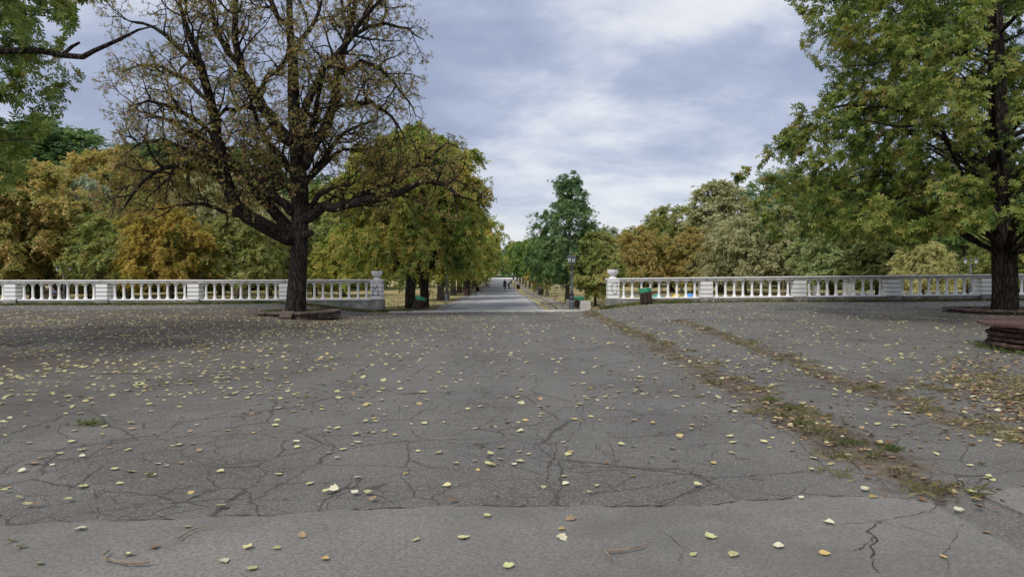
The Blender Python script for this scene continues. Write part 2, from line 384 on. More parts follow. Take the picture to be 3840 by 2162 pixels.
M['green_bag'] = mat_mottle('green_plastic_bag', (.015, .17, .075), (.06, .36, .19), 14, .35, .6, .02, spec=.5)
M['iron'] = mat_mottle('dark_painted_iron', (.018, .022, .03), (.05, .058, .072), 10, .45, .2, spec=.5)
M['iron_grey'] = mat_mottle('grey_blue_painted_iron', (.06, .075, .095), (.13, .15, .175), 10, .5, .2, spec=.5)
def glass_mat():
    t = NT('milky_lantern_glass'); return t.set((.52, .54, .56), .25, None, .5)
M['lantern_glass'] = glass_mat()
def plain(name, c, rough=.6, spec=.3):
    t = NT(name); n = t.noise(t.obj(), 8, 4, .6)
    return t.set(t.ramp(n, [(.3, tuple(k * .75 for k in c)), (.7, tuple(min(1, k * 1.15) for k in c))]), rough, t.bump(n, .1, .01), spec)

def leafmat(name, cols, transl=.42, nscale=.45, namp=.9, isl=.75, rough=.55, spec=.25):
    t = NT(name); g = t.n('ShaderNodeNewGeometry'); oi = t.n('ShaderNodeObjectInfo')
    o = t.obj(); q = t.n('ShaderNodeVectorMath', operation='ADD'); t.L.new(o, q.inputs[0])
    cbn = t.n('ShaderNodeCombineXYZ'); t.L.new(t.math('MULTIPLY', oi.outputs['Random'], 40), cbn.inputs[0]); t.L.new(cbn.outputs[0], q.inputs[1])
    nz = t.noise(q.outputs[0], nscale, 3, .6)
    f = t.math('ADD', t.math('MULTIPLY', g.outputs['Random Per Island'], isl), t.math('MULTIPLY', t.math('SUBTRACT', nz, .5), namp * 2), None)
    f = t.math('ADD', f, (1 - isl) * .5, clamp=True)
    c = t.ramp(f, cols)
    t.set(c, rough, None, spec)
    tr = t.n('ShaderNodeBsdfTranslucent'); t.L.new(t.mix(1.0, c, (1.15, 1.2, .75), 'MULTIPLY'), tr.inputs[0])
    ms = t.n('ShaderNodeMixShader'); ms.inputs[0].default_value = transl; t.L.new(t.b.outputs[0], ms.inputs[1]); t.L.new(tr.outputs[0], ms.inputs[2]); t.L.new(ms.outputs[0], t.out.inputs[0])
    return t.m
LM = {}
def L(name, *cols, **k):
    n = len(cols); ds = k.pop('ds', .13); g = k.pop('gain', 1.75); LM[name] = leafmat('leaves_' + name, [(i / max(1, n - 1), tuple(min(.6, g * (q * (1 - ds) + ds * (c[0] + c[1] + c[2]) / 3)) for q in c)) for i, c in enumerate(cols)], **k)
L('green_chestnut', (.022, .045, .010), (.045, .082, .016), (.088, .126, .022), (.15, .178, .032), (.21, .21, .045), (.19, .14, .045), gain=1.5, ds=.06)
L('near_green', (.035, .068, .012), (.06, .105, .016), (.095, .14, .022), (.14, .17, .03), (.16, .12, .03), gain=1.6)
L('sparse_brown', (.075, .095, .024), (.12, .13, .030), (.17, .145, .038), (.20, .125, .042), (.155, .085, .030), (.09, .11, .028), nscale=.7, gain=2.0)
L('row_autumn', (.045, .078, .015), (.08, .118, .020), (.125, .155, .026), (.19, .19, .030), (.245, .19, .038), (.20, .125, .034), gain=2.59)
L('row_green', (.030, .070, .020), (.052, .105, .028), (.08, .145, .034), (.13, .18, .04), (.19, .19, .05), gain=2.31)
L('dark_green', (.022, .052, .024), (.036, .078, .032), (.056, .105, .040), (.085, .135, .048), (.12, .15, .055), gain=2.35)
L('blue_green', (.035, .065, .040), (.055, .095, .055), (.085, .13, .07), (.12, .165, .085), gain=2.53)
L('rust', (.065, .09, .028), (.105, .118, .036), (.165, .145, .048), (.22, .16, .060), (.25, .15, .066), (.09, .11, .036), gain=2.70, ds=.02)
L('olive', (.05, .072, .020), (.082, .105, .028), (.12, .14, .036), (.17, .165, .05), (.21, .155, .055), gain=2.74)
L('yellow', (.07, .085, .02), (.12, .125, .026), (.19, .165, .036), (.27, .19, .046), (.25, .15, .045), (.12, .12, .03), gain=2.2, ds=.02)
L('silver', (.09, .12, .07), (.15, .19, .115), (.24, .28, .18), (.34, .38, .26), (.14, .17, .10), transl=.2, gain=1.65)
L('tan', (.06, .08, .034), (.115, .125, .055), (.20, .19, .098), (.31, .27, .15), (.34, .255, .16), (.15, .145, .07), nscale=.8, gain=2.2)
L('cream', (.13, .14, .05), (.28, .25, .09), (.42, .36, .14), (.50, .41, .18), (.36, .25, .10), gain=1.72)
L('blonde_green', (.05, .085, .03), (.08, .12, .042), (.14, .17, .065), (.25, .245, .11), (.09, .12, .045), nscale=.8, gain=2.69)
L('weed', (.05, .085, .018), (.09, .125, .028), (.15, .165, .045), (.25, .22, .09), nscale=.9, gain=1.2)
L('dry_grass', (.10, .09, .04), (.20, .165, .08), (.30, .25, .13), (.38, .32, .18), nscale=.5, gain=1.0)
L('ground_leaf', (.42, .36, .12), (.55, .50, .22), (.50, .50, .20), (.62, .58, .34), (.46, .34, .14), (.40, .27, .15), nscale=2.0, namp=.25, isl=1.0, transl=.12, gain=1.0)
L('litter', (.12, .065, .03), (.22, .125, .06), (.34, .22, .10), (.46, .36, .17), (.16, .09, .05), isl=1.0, namp=.3, transl=.1, gain=1.0)

# ------------------------------------------------------------------ ground sheets
def sheet(name, x0, x1, y0, y1, step, zf, mat, keep=None, dz=0.0, parent=None, kind='structure'):
    xs = np.arange(x0, x1 + step * .5, step); ys = np.arange(y0, y1 + step * .5, step)
    X, Y = np.meshgrid(xs, ys); Z = zf(X, Y) + dz; V = np.stack([X, Y, Z], -1).reshape(-1, 3); nx, ny = len(xs), len(ys)
    i, j = np.meshgrid(np.arange(nx - 1), np.arange(ny - 1)); a = (j * nx + i).ravel()
    Fq = np.stack([a, a + 1, a + nx + 1, a + nx], 1)
    if keep is not None:
        cx = V[Fq].mean(1); Fq = Fq[keep(cx[:, 0], cx[:, 1])]
    o = ob(name, mesh_np(name, V, [Fq], True), mat, parent)
    if kind: tag(o, kind=kind)
    return o
terr = sheet('terrace_asphalt', -44, 44, -8, 38.0, .3125, zt, M['asphalt'], lambda x, y: ~((x > GX0) & (x < GX1) & (y > GY)))
# park ground beyond: fine near, coarse far, one sheet to the horizon
def far_ground():
    ys = np.concatenate([np.arange(36.4, 60, .8), np.arange(60, 160, 2.5), np.arange(160, 420, 12), np.array([420, 500, 700, 1000, 1500])])
    xs = np.concatenate([np.array([-1500, -700, -350, -200]), np.arange(-120, 121, 2.5), np.array([200, 350, 700, 1500])])
    X, Y = np.meshgrid(xs, ys); Z = zl(X, Y); V = np.stack([X, Y, Z], -1).reshape(-1, 3); nx, ny = len(xs), len(ys)
    i, j = np.meshgrid(np.arange(nx - 1), np.arange(ny - 1)); a = (j * nx + i).ravel()
    o = ob('lawn', mesh_np('lawn', V, [np.stack([a, a + 1, a + nx + 1, a + nx], 1)], True), M['lawn']); tag(o, kind='structure')
far_ground()
def strip(name, cx, w0, w1, y0, y1, dz, mat, step=1.0, parent=None, kind='structure', rough=0.0):
    """ground strip whose centre line is cx(y), from -w0 to +w1"""
    ys = np.arange(y0, y1 + step, step); V = []; Fq = []
    for k, y in enumerate(ys):
        c = cx(y)
        for m in range(5):
            x = c - w0 + (w0 + w1) * m / 4
            if rough and m in (0, 4): x += rough * (math.sin(y * 2.1 + m) * .6 + math.sin(y * 5.3 + 2 * m) * .4 + random.uniform(-.3, .3))
            V.append((x, y, float(zl(x, y)) + dz))
        if k:
            for m in range(4): b = (k - 1) * 5 + m; Fq.append((b, b + 1, b + 6, b + 5))
    o = ob(name, mesh_np(name, V, [np.array(Fq)], True), mat, parent)
    if kind and parent is None: tag(o, kind=kind)
    return o
ALX = lambda y: -0.5 - 0.0135 * y
alley = strip('alley', ALX, 2.85, 2.7, 38.2, 262, .045, M['alley'], rough=.05)
M['alley_side'] = mat_mottle('alley_shoulder', (.19, .165, .14), (.32, .29, .25), .8, .9, .3, world_space=True)
strip('alley_shoulder', lambda y: ALX(y) - 3.3, .42, .5, 38.2, 230, .030, M['alley_side'], rough=.25)
strip('alley_shoulder', lambda y: ALX(y) + 4.3, .45, .5, 38.2, 230, .030, M['alley_side'], rough=.2)
strip('plaza', lambda y: -2, 170, 170, 222, 262, .06, M['plaza'], 4)
strip('side_path', lambda y: -60 + (y - 50) * .25, 38, 40, 60, 64, .03, M['path'], 1)
strip('side_path', lambda y: -50, 60, 41.5, 150, 156, .03, M['plaza'], 1.5)
strip('side_path', lambda y: 45 - (y - 66) * .2, 31, 40, 74, 81, .03, M['path'], 1)
strip('side_path', lambda y: 60, 50, 41.5, 150, 154, .03, M['plaza'], 1.5)

# kerb stones along the alley (right gutter) and pale threshold slabs at the opening
kr = MB().box((0, 0, 0), (.16, .98, .16), 0, .015).mesh('kerb_stone', False); kr.materials.append(M['kerb'])
for side, off in ((1, 2.80), (1, 3.42), (-1, 2.93)):
    root = empty('kerb', (0, 0, 0)); tag(root, kind='structure')
    for k in range(48):
        y = 38.9 + k * 1.0; x = ALX(y) + side * off
        if side < 0 and (random.random() < .25): continue
        o = ob('kerb_stone', kr, None, root, (x + random.uniform(-.02, .02), y, float(zl(x, y)) + .0 + random.uniform(.0, .02)), math.atan(.0135) + random.uniform(-.02, .02))
th = empty('threshold', (0, 0, 0)); tag(th, kind='structure')
for r_ in range(3):
    n = 11; xa, xb = GX0 + .35 + .25 * r_, GX1 - .75 - .3 * r_
    for k in range(n):
        w = (xb - xa) / n; x = xa + w * (k + .5); y = GY + .2 + r_ * .58
        mb = MB().box((0, 0, 0), (w - .02, .56, .12), 0, .015); o = mb.build('slab', M['slab'], th, loc=(x, y, -.30 - .01 * r_ + random.uniform(-.008, .008)))
        o.rotation_euler = (random.uniform(-.008, .008), random.uniform(-.008, .008), random.uniform(-.006, .006))

# lighter asphalt patch in the foreground, its far edge wavy and about 2 cm proud
def patch():
    edge = [(-900, 2010), (-200, 1975), (0, 1970), (400, 1955), (800, 1945), (1150, 1925), (1500, 1905), (1900, 1900), (2300, 1902), (2620, 1900), (2750, 1885), (2950, 1872), (3150, 1862), (3350, 1868), (3480, 1890), (3620, 1960), (3800, 2060), (4000, 2200), (4300, 2420)]
    pts = []
    for (a, b) in edge:
        w = ray(a, b); Y = EYE / -w.z; pts.append((w.x * Y, Y))
    xs = np.array([p[0] for p in pts]); ys = np.array([p[1] for p in pts])
    t = np.linspace(0, len(pts) - 1, 260); ex = np.interp(t, np.arange(len(pts)), xs); ey = np.interp(t, np.arange(len(pts)), ys)
    ey = ey + .018 * np.sin(t * 5.1) + .012 * np.sin(t * 13 + 1) + R.normal(0, .005, len(t))
    V = []; Fq = []; nrow = 9
    for k in range(len(t)):
        for m in range(nrow):
            if m == 0: x, y, z = ex[k], ey[k], .000
            elif m == 1: x, y, z = ex[k] , ey[k] - .022, .012
            elif m == 2: x, y, z = ex[k], ey[k] - .06, .017
            else:
                f = (m - 2) / (nrow - 3); x = ex[k]; y = (ey[k] - .06) * (1 - f) + (-4.0) * f; z = .018
            V.append((x, y, float(zt(x, y)) + z + .003))
        if k:
            for m in range(nrow - 1): b = (k - 1) * nrow + m; Fq.append((b + 1, b + nrow + 1, b + nrow, b))
    o = ob('asphalt_patch', mesh_np('asphalt_patch', V, [np.array(Fq)], True), M['asphalt_patch']); tag(o, kind='structure')
    return o
pat = patch()
EDGE = [(0, 1968), (400, 1953), (800, 1943), (1150, 1923), (1500, 1903), (1900, 1898), (2300, 1900), (2620, 1898), (2750, 1883), (2950, 1870), (3150, 1860), (3350, 1866), (3480, 1888)]
# grey concrete slab lying at the right edge of the foreground
def ground_slab():
    P = []
    for (a, b) in ((3650, 1850), (3840, 1835), (4100, 1850), (4300, 1985), (3990, 2010), (3840, 1935)):
        w = ray(a, b); Y = EYE / -w.z; P.append((w.x * Y, Y))
    n = len(P); mb = MB(); V = [(x, y, -.01) for x, y in P] + [(x, y, .02) for x, y in P]
    mb.add(V, [tuple(range(n, 2 * n))] + [(i, (i + 1) % n, n + (i + 1) % n, n + i) for i in range(n)])
    o = mb.build('concrete_slab', M['asphalt_patch']); tag(o, 'flat grey slab set in the ground at the right edge of the foreground', 'slab')
ground_slab()

# individually placed cracks: dirt-filled seams with small side branches
M['crack'] = mat_mottle('dirt_filled_crack', (.020, .016, .012), (.052, .040, .029), 30, .95, .6, world_space=True, c3=(.12, .075, .042))
def crack(pix, wmm, parent, dz=.006, branch=True):
    P = []
    for (a, b) in pix:
        w = ray(a, b); Y = EYE / -w.z; P.append(np.array((w.x * Y, Y)))
    def poly(P, wd):
        pts = []
        for i in range(len(P) - 1):
            n = max(3, int(np.linalg.norm(P[i + 1] - P[i]) / .05))
            for k in range(n): pts.append(P[i] + (P[i + 1] - P[i]) * k / n + R.normal(0, .010, 2))
        pts.append(P[-1]); V = []; Fq = []
        for i, p in enumerate(pts):
            d = pts[min(i + 1, len(pts) - 1)] - pts[max(i - 1, 0)]; d = d / (np.linalg.norm(d) + 1e-6); nn = np.array((-d[1], d[0]))
            f = math.sin(math.pi * (i + .6) / (len(pts) + .2)) ** .5; h = wd * .5 * f * (0.3 + 1.2 * R.random())
            for s in (-1, 1):
                q = p + nn * h * s; V.append((q[0], q[1], float(zt(q[0], q[1])) + dz))
            if i: b = 2 * (i - 1); Fq.append((b, b + 2, b + 3, b + 1))
        o = ob('crack', mesh_np('crack', V, [np.array(Fq)]), M['crack'], parent); return pts
    pts = poly(P, wmm / 2300)
    if branch:
        for k in range(max(1, len(pts) // 14)):
            i = R.integers(2, max(3, len(pts) - 2)); a = R.random() * 6.28; q = [pts[i]]
            for s in range(3): a += R.normal(0, .4); q.append(q[-1] + np.array((math.cos(a), math.sin(a))) * (.05 + .12 * R.random()))
            poly(q, wmm / 3400)
for pix, w in (([(640, 1592), (760, 1572), (900, 1562), (1060, 1535), (1150, 1520), (1235, 1495), (1320, 1472)], 34),
               ([(1400, 1486), (1500, 1480), (1600, 1475), (1670, 1472)], 45), ([(0, 1740), (180, 1695), (400, 1655), (640, 1600)], 16),
               ([(2370, 1640), (2450, 1632), (2520, 1630), (2600, 1612)], 22), ([(2050, 1730), (2200, 1752), (2400, 1755), (2560, 1760), (2650, 1800), (2720, 1840), (2820, 1880)], 16),
               ([(1180, 1800), (1300, 1830), (1420, 1860), (1500, 1895)], 14), ([(100, 1950), (320, 1925), (520, 1900), (820, 1870), (1100, 1880)], 14),
               ([(1920, 1865), (2150, 1860), (2330, 1838), (2480, 1820), (2620, 1790)], 15), ([(2080, 1870), (2050, 1800), (2060, 1750), (2090, 1690), (2080, 1655)], 13),
               ([(2270, 1650), (2300, 1690), (2310, 1740)], 12), ([(2560, 1520), (2700, 1560), (2900, 1600), (3050, 1660)], 12),
               ([(3040, 1640), (3180, 1720), (3240, 1770), (3400, 1840)], 14), ([(900, 1650), (1200, 1640), (1500, 1660), (1800, 1665), (2000, 1640)], 11),
               ([(1750, 1560), (1900, 1590), (2000, 1640)], 12)):
    crack(pix, w, terr)
crack(EDGE, 34, terr, .005, False)
for pix, w in (([(3290, 2162), (3265, 2090), (3285, 2030), (3262, 2000), (3290, 1975), (3300, 1965)], 26), ([(3150, 1978), (3300, 1968), (3420, 1945), (3500, 1925), (3530, 1900), (3510, 1890)], 12),
               ([(2480, 2000), (2520, 2040), (2600, 2085)], 9), ([(3560, 2162), (3540, 2090), (3590, 2020), (3610, 1970)], 7), ([(2400, 1985), (2600, 1965), (2680, 1940)], 5)):
    crack(pix, w, pat, .027)

# ------------------------------------------------------------------ balustrades
bal_prof = [(.108, 0), (.108, .035), (.102, .045), (.100, .065), (.080, .08), (.069, .11), (.067, .16), (.062, .45), (.056, .62), (.056, .66), (.070, .665), (.070, .69), (.060, .695), (.066, .72), (.088, .755), (.092, .775)]
mb = MB().lathe(bal_prof, 16); mb.box((0, 0, .815), (.196, .196, .078), 0, .008); bal_me = mb.mesh('baluster', True); bal_me.materials.append(M['white'])
PW, BAY = .62, 4.98
def stroke(mb, pts, w, y):
    for i in range(len(pts) - 1):
        a = Vector((pts[i][0], 0, pts[i][1])); b = Vector((pts[i + 1][0], 0, pts[i + 1][1])); d = (b - a).normalized(); n = Vector((-d.z, 0, d.x)) * w / 2; e = d * w * .4
        V = [a - n - e, b - n + e, b + n + e, a + n - e]; V = [Vector((q.x, y - .0004 * i, q.z)) for q in V]; mb.add(V, [(0, 1, 2, 3)])
ZB, ZR = .36, 1.46
def balustrade(label, x_end, sgn, Y, nb, zslope, marks):
    root = empty('balustrade', (x_end, Y, 0)); tag(root, label, 'balustrade')
    zo = lambda x: abs(x) * zslope
    def pier(x, end):
        z0 = zo(x); p = MB().box((x, 0, (ZB + 1.25) / 2 + z0), (PW - .06, PW - .06, 1.25 - ZB - .004)).build('pier', M['mortar'], root)
        for k in range(4):
            h = (1.248 - ZB) / 4; MB().box((x + random.uniform(-.003, .003), random.uniform(-.003, .003), ZB + h * (k + .5) + z0), (PW, PW, h - .034), 0, .006).build('block', M['white'], p)
        MB().box((x, 0, -.02), (PW + .13, PW + .13, .74 + 2 * z0), 0, .02).build('pier_base', M['concrete'], root)
        if end:
            MB().box((x, 0, 1.315 + z0), (PW + .015, PW + .015, .115), 0, .008).build('cap', M['white_worn'], p)
        if end and marks:
            m = MB(); yf = -PW / 2 - .005
            for s in marks:
                if len(s) == 1: m.add([(x + s[0][0] + .016 * math.cos(a), yf, s[0][1] + z0 + .016 * math.sin(a)) for a in [k * .785 for k in range(8)]], [tuple(range(8))])
                else: stroke(m, [(x + a, b + z0) for a, b in s], .030, yf)
            m.build('graffiti', M['black_paint'], p)
    pier(0, True)
    for b in range(nb):
        xa = sgn * b * BAY; xb = sgn * (b + 1) * BAY; pier(xb, False)
        ang = math.atan2(zo(xb) - zo(xa), abs(xb - xa)) * sgn * -1
        for k in range(9):
            f = (k + .5) / 9; x = xa + sgn * (PW / 2 + .03 + (BAY - PW - .06) * f)
            o = ob('baluster', bal_me, None, root, (x + random.uniform(-.012, .012), random.uniform(-.006, .006), ZB + .045 + zo(x))); o.rotation_euler = (random.uniform(-.008, .008), random.uniform(-.01, .01), random.uniform(-.08, .08))
        xm = (xa + xb) / 2; zm = zo(xm) + random.uniform(-.004, .004); Lx = BAY + .001
        if b == 0: xm -= sgn * .20; Lx += .40
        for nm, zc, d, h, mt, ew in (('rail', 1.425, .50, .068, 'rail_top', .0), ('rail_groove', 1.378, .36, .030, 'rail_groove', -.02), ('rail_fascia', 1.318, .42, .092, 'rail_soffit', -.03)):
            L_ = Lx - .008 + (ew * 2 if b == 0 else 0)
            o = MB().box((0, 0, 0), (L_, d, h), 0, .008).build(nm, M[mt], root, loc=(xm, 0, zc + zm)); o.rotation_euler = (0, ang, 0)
        for nm, zc, d, h, mt in (('plinth_top', .368, .52, .07, 'white_worn'), ('plinth', .085, .44, .50, 'concrete'), ('plinth_foot', -.22, .56, .34, 'concrete')):
            o = MB().box((0, 0, 0), (BAY - PW - .13, d, h), 0, .01).build(nm, M[mt], root, loc=((xa + xb) / 2, 0, zc + zo((xa + xb) / 2))); o.rotation_euler = (0, ang, 0)
    return root
def zmap(x, y, x0, yb): return ((x - x0 - 142) * .00222, ZB + (yb - y) * .00222)
mM = [[zmap(*q, 1270, 930) for q in s] for s in ([(1290, 800), (1340, 805), (1385, 822)], [(1335, 815), (1338, 595), (1385, 690), (1440, 580), (1470, 805)], [(1430, 800), (1475, 805), (1510, 825)], [(1500, 792)])]
mS = [[zmap(*q, 640, 925) for q in s] for s in ([(868, 670), (868, 600), (868, 540), (810, 553), (745, 560), (735, 640), (745, 715), (765, 765), (795, 800), (825, 818), (848, 785), (865, 722)], [(890, 788)])]
XL, YL, XR, YR = -7.39, 38.0, 5.41, 37.2
balustrade('white stone balustrade left of the alley opening, behind the broad bare-limbed tree', XL, -1, YL, 6, .0035, mM)
balustrade('white stone balustrade right of the alley opening, behind the leaning slatted bin', XR, 1, YR, 6, .0055, mS)
urn_p = [(.20, 0), (.20, .05), (.185, .065), (.15, .085), (.10, .105), (.09, .125), (.10, .145), (.17, .17), (.25, .23), (.295, .31), (.305, .38), (.300, .43), (.312, .435), (.312, .47), (.285, .47), (.27, .40), (.24, .35), (.001, .34)]
um = MB().lathe(urn_p, 32).mesh('urn', True); um.materials.append(M['white_worn'])
for x, y, l in ((XL, YL, 'white stone urn on the balustrade pillar painted with a black letter M'), (XR, YR, 'white stone urn on the balustrade pillar painted with a black shield shape')):
    tag(ob('urn', um, None, None, (x, y, ZR + .001)), l, 'urn', 'stone urns on the end pillars')

# ------------------------------------------------------------------ foliage
def kite(w=.45, fold=.07, tip=-.15): return np.array([(0, 0, 0), (.5, w / 2, fold), (1, 0, tip), (.5, -w / 2, fold)]), np.array([(0, 3, 2, 1)])
def join_t(parts):
    V = [np.zeros((1, 3))]; Fq = []; n = 1
    for (ang, ln, w, tip, pitch) in parts:
        k, _ = kite(w, .05, tip); k = k * ln; c, s = math.cos(ang), math.sin(ang); cp, s_p = math.cos(pitch), math.sin(pitch)
        q = np.stack([k[:, 0] * cp - k[:, 2] * s_p, k[:, 1], k[:, 0] * s_p + k[:, 2] * cp], 1); q = np.stack([q[:, 0] * c - q[:, 1] * s, q[:, 0] * s + q[:, 1] * c, q[:, 2]], 1)
        V.append(q[1:]); Fq.append((0, n + 2, n + 1, n)); n += 3
    return np.concatenate(V), np.array(Fq)
T_TRI = join_t([(0, 1, .5, -.15, 0), (1.5, .8, .5, -.2, .3), (-1.4, .85, .5, -.1, -.35)])
T_TWO = join_t([(0, 1, .5, -.15, 0), (1.9, .85, .5, -.2, .3)])
T_FOUR = join_t([(0, 1, .42, -.2, 0), (1.1, .85, .42, -.25, .25), (-1.2, .9, .42, -.2, -.2), (2.7, .7, .45, -.2, .5)])
def obov(ang, ln, w, droop):
    c, s = math.cos(ang), math.sin(ang); P = [(.42, w * .32, -.04), (.74, w * .5, -.12 - droop * .4), (1.0, 0, -.2 - droop), (.74, -w * .5, -.12 - droop * .4), (.42, -w * .32, -.04)]
    return np.array([((x * c - y * s) * ln, (x * s + y * c) * ln, z * ln) for x, y, z in P])
def palm(n=6, droop=.12, w=.30):
    V = [np.zeros((1, 3))]; F5 = []
    k = 1
    for i in range(n):
        a = (i - (n - 1) / 2) * (4.1 / n); ln = 1.0 - .42 * abs(i - (n - 1) / 2) / ((n - 1) / 2 + .01)
        V.append(obov(a, ln, w, droop)); F5.append((0, k, k + 1, k + 2, k + 3, k + 4)); k += 5
    return np.concatenate(V), np.array(F5)
T_PALM = palm(6, .16, .34); T_PALM5 = palm(5, .30, .34)
def palm_q(n=6, droop=.12, w=.30):
    V = [np.zeros((1, 3))]; Fq = []; k = 1
    for i in range(n):
        a = (i - (n - 1) / 2) * (4.2 / n) + .07 * math.sin(5 * i + n); ln = (1.0 - .42 * abs(i - (n - 1) / 2) / ((n - 1) / 2 + .01)) * (.92 + .12 * math.sin(3 * i)); c, s_ = math.cos(a), math.sin(a)
        V.append(np.array([((x * c - y * s_) * ln, (x * s_ + y * c) * ln, z * ln) for x, y, z in ((.62, w / 2, -.08 - droop * .3), (1.0, 0, -.18 - droop), (.62, -w / 2, -.08 - droop * .3))])); Fq.append((0, k + 2, k + 1, k)); k += 3
    return np.concatenate(V), np.array(Fq)
T_SHRIV = join_t([(0, 1, .30, -.35, -.1), (.85, .85, .28, -.4, .1), (-.8, .9, .29, -.3, -.25)])

def norm(a): return a / (np.linalg.norm(a, axis=-1, keepdims=True) + 1e-9)
def leaves(pos, axis, nrm, size, tmpl):
    tv, tf = tmpl; a = norm(axis); b = norm(np.cross(nrm, a)); n = np.cross(a, b); N = len(pos)
    V = pos[:, None, :] + size[:, None, None] * (tv[None, :, 0:1] * a[:, None, :] + tv[None, :, 1:2] * b[:, None, :] + tv[None, :, 2:3] * n[:, None, :])
    Fq = tf[None] + (np.arange(N) * len(tv))[:, None, None]
    return V.reshape(-1, 3), Fq.reshape(-1, tf.shape[1])
def spray(rs, C0, rad_dir, cr, ns, nl, droop, spread=.75, upb=.1):
    """leafy sprays leaving each clump centre; returns positions, axes, outward"""
    n = len(C0); d = norm(rad_dir[:, None, :] * .75 + rs.normal(0, spread, (n, ns, 3)) + np.array([0, 0, upb])); Ls = cr[:, None] * rs.uniform(.5, 1.25, (n, ns))
    t = (np.arange(nl) + rs.random((n, ns, nl))) / nl; t = .12 + .88 * t
    P = C0[:, None, None, :] + d[:, :, None, :] * (Ls[:, :, None] * t)[..., None]
    P[..., 2] -= droop * (t ** 2) * Ls[:, :, None]; P += rs.normal(0, .06, P.shape) * cr[:, None, None, None]
    ax = d[:, :, None, :] + rs.normal(0, .75, P.shape); ax[..., 2] -= .35
    out = np.broadcast_to(rad_dir[:, None, None, :], P.shape)
    nr = out * .45 + np.array([0, 0, .75]) + rs.normal(0, .5, P.shape)
    return P.reshape(-1, 3), ax.reshape(-1, 3), nr.reshape(-1, 3)

def trunk_tube(mb, pts, rads, rs, n=14, ridge=.05, flare=.35):
    pts = np.array(pts, float); m = max(10, len(pts) * 4); t = np.linspace(0, len(pts) - 1, m); q = np.stack([np.interp(t, np.arange(len(pts)), pts[:, k]) for k in range(3)], 1); r = np.interp(t, np.arange(len(pts)), rads)
    V = []; Fc = []; ph = rs.random(6) * 6.28
    for i in range(m):
        h = q[i, 2] - q[0, 2]; fl = 1 + flare * math.exp(-h / .28)
        for k in range(n):
            a = 2 * math.pi * k / n
            w = 1 + ridge * (math.sin(5 * a + ph[0] + h * .3) * .6 + math.sin(9 * a + ph[1] - h * .5) * .4 + math.sin(3 * a + 1.1 * h + ph[2]) * .6) + (.5 * flare * math.exp(-h / .22)) * max(0, math.sin(4 * a + ph[3]))
            V.append((q[i, 0] + r[i] * fl * w * math.cos(a), q[i, 1] + r[i] * fl * w * math.sin(a), q[i, 2]))
        if i:
            for k in range(n): k2 = (k + 1) % n; Fc.append(((i - 1) * n + k, (i - 1) * n + k2, i * n + k2, i * n + k))
    Fc.append(tuple((m - 1) * n + k for k in range(n))); mb.add(V, Fc)

PROF = {'round': ([0, .12, .35, .6, .82, .95, 1], [.45, .82, 1, .95, .72, .42, .08]), 'tall': ([0, .1, .3, .55, .8, .95, 1], [.5, .85, 1, .8, .5, .28, .06]),
        'cone': ([0, .08, .25, .5, .75, .93, 1], [.4, .85, 1, .78, .5, .3, .05]), 'wide': ([0, .1, .3, .6, .85, 1], [.7, .95, 1, .95, .7, .15]), 'skirt': ([0, .1, .4, .7, .9, 1], [.95, 1, .95, .78, .5, .1])}
def gen_tree(seed, H, base, rx, tr, ncl, cr, ns, nl, ls, tmpl, prof='round', droop=.35, lobe=.2, gap=0.0, bare=None):
    rs = np.random.default_rng(seed); pp, pv = PROF[prof]
    lean = rs.normal(0, .02 * H, 2); tk = [(0, 0, -.15)] + [(lean[0] * f * f + rs.normal(0, .03), lean[1] * f * f + rs.normal(0, .03), H * .86 * f) for f in (.1, .25, .45, .65, .85, 1)]
    mb = MB(); trunk_tube(mb, tk, [tr, tr * .95, tr * .85, tr * .65, tr * .42, tr * .22, tr * .06], rs)
    t = rs.beta(1.25, 1.35, ncl); th = rs.random(ncl) * 2 * math.pi; ph = rs.random(8) * 6.28
    lob = 1 + lobe * (np.sin(3 * th + ph[0] + 4 * t) * .5 + np.sin(2 * th + ph[1] - 6 * t) * .5 + np.sin(5 * th + 9 * t + ph[2]) * .35) + rs.normal(0, .09, ncl)
    rr = rx * np.interp(t, pp, pv) * lob * (rs.random(ncl) ** .42)
    if gap: 
        g = np.sin(2.3 * th + 7 * t + ph[3]) + np.sin(3.7 * th - 11 * t + ph[4]); kp = g > -2 + gap; t, th, rr = t[kp], th[kp], rr[kp]
    n = len(t); lx = np.interp(t, [0, 1], [0, lean[0]]); ly = np.interp(t, [0, 1], [0, lean[1]])
    Cc = np.stack([lx + rr * np.cos(th), ly + rr * np.sin(th), base + (H - base) * t - .0 * rr], 1)
    rd = norm(np.stack([np.cos(th), np.sin(th), (t - .35) * 1.3], 1)); crs = cr * rs.uniform(.65, 1.25, n)
    P, A, Nn = spray(rs, Cc, rd, crs, ns, nl, droop)
    V, Fq = leaves(P, A, Nn, ls * rs.uniform(.65, 1.25, len(P)), tmpl)
    tkx = np.array(tk)
    for i in rs.choice(n, min(n, 34), replace=False):
        z0 = max(base * .75, Cc[i, 2] - .55 * rr[i] - .3); z0 = min(z0, H * .8); p0 = np.array([np.interp(z0, tkx[:, 2], tkx[:, 0]), np.interp(z0, tkx[:, 2], tkx[:, 1]), z0]); p1 = Cc[i]
        mid = p0 * .45 + p1 * .55 + np.array([0, 0, .12 * rr[i]]) + rs.normal(0, .12, 3); r0 = tr * np.interp(z0 / H, [0, .3, .6, .9], [.5, .42, .3, .15])
        mb.tube([p0, p0 * .7 + mid * .3 + rs.normal(0, .04, 3), mid, mid * .5 + p1 * .5 + rs.normal(0, .08, 3), p1], [r0, r0 * .8, r0 * .6, r0 * .35, .012], 5, False)
    return mb.mesh('trunk', True), mesh_np('crown', V, [Fq])
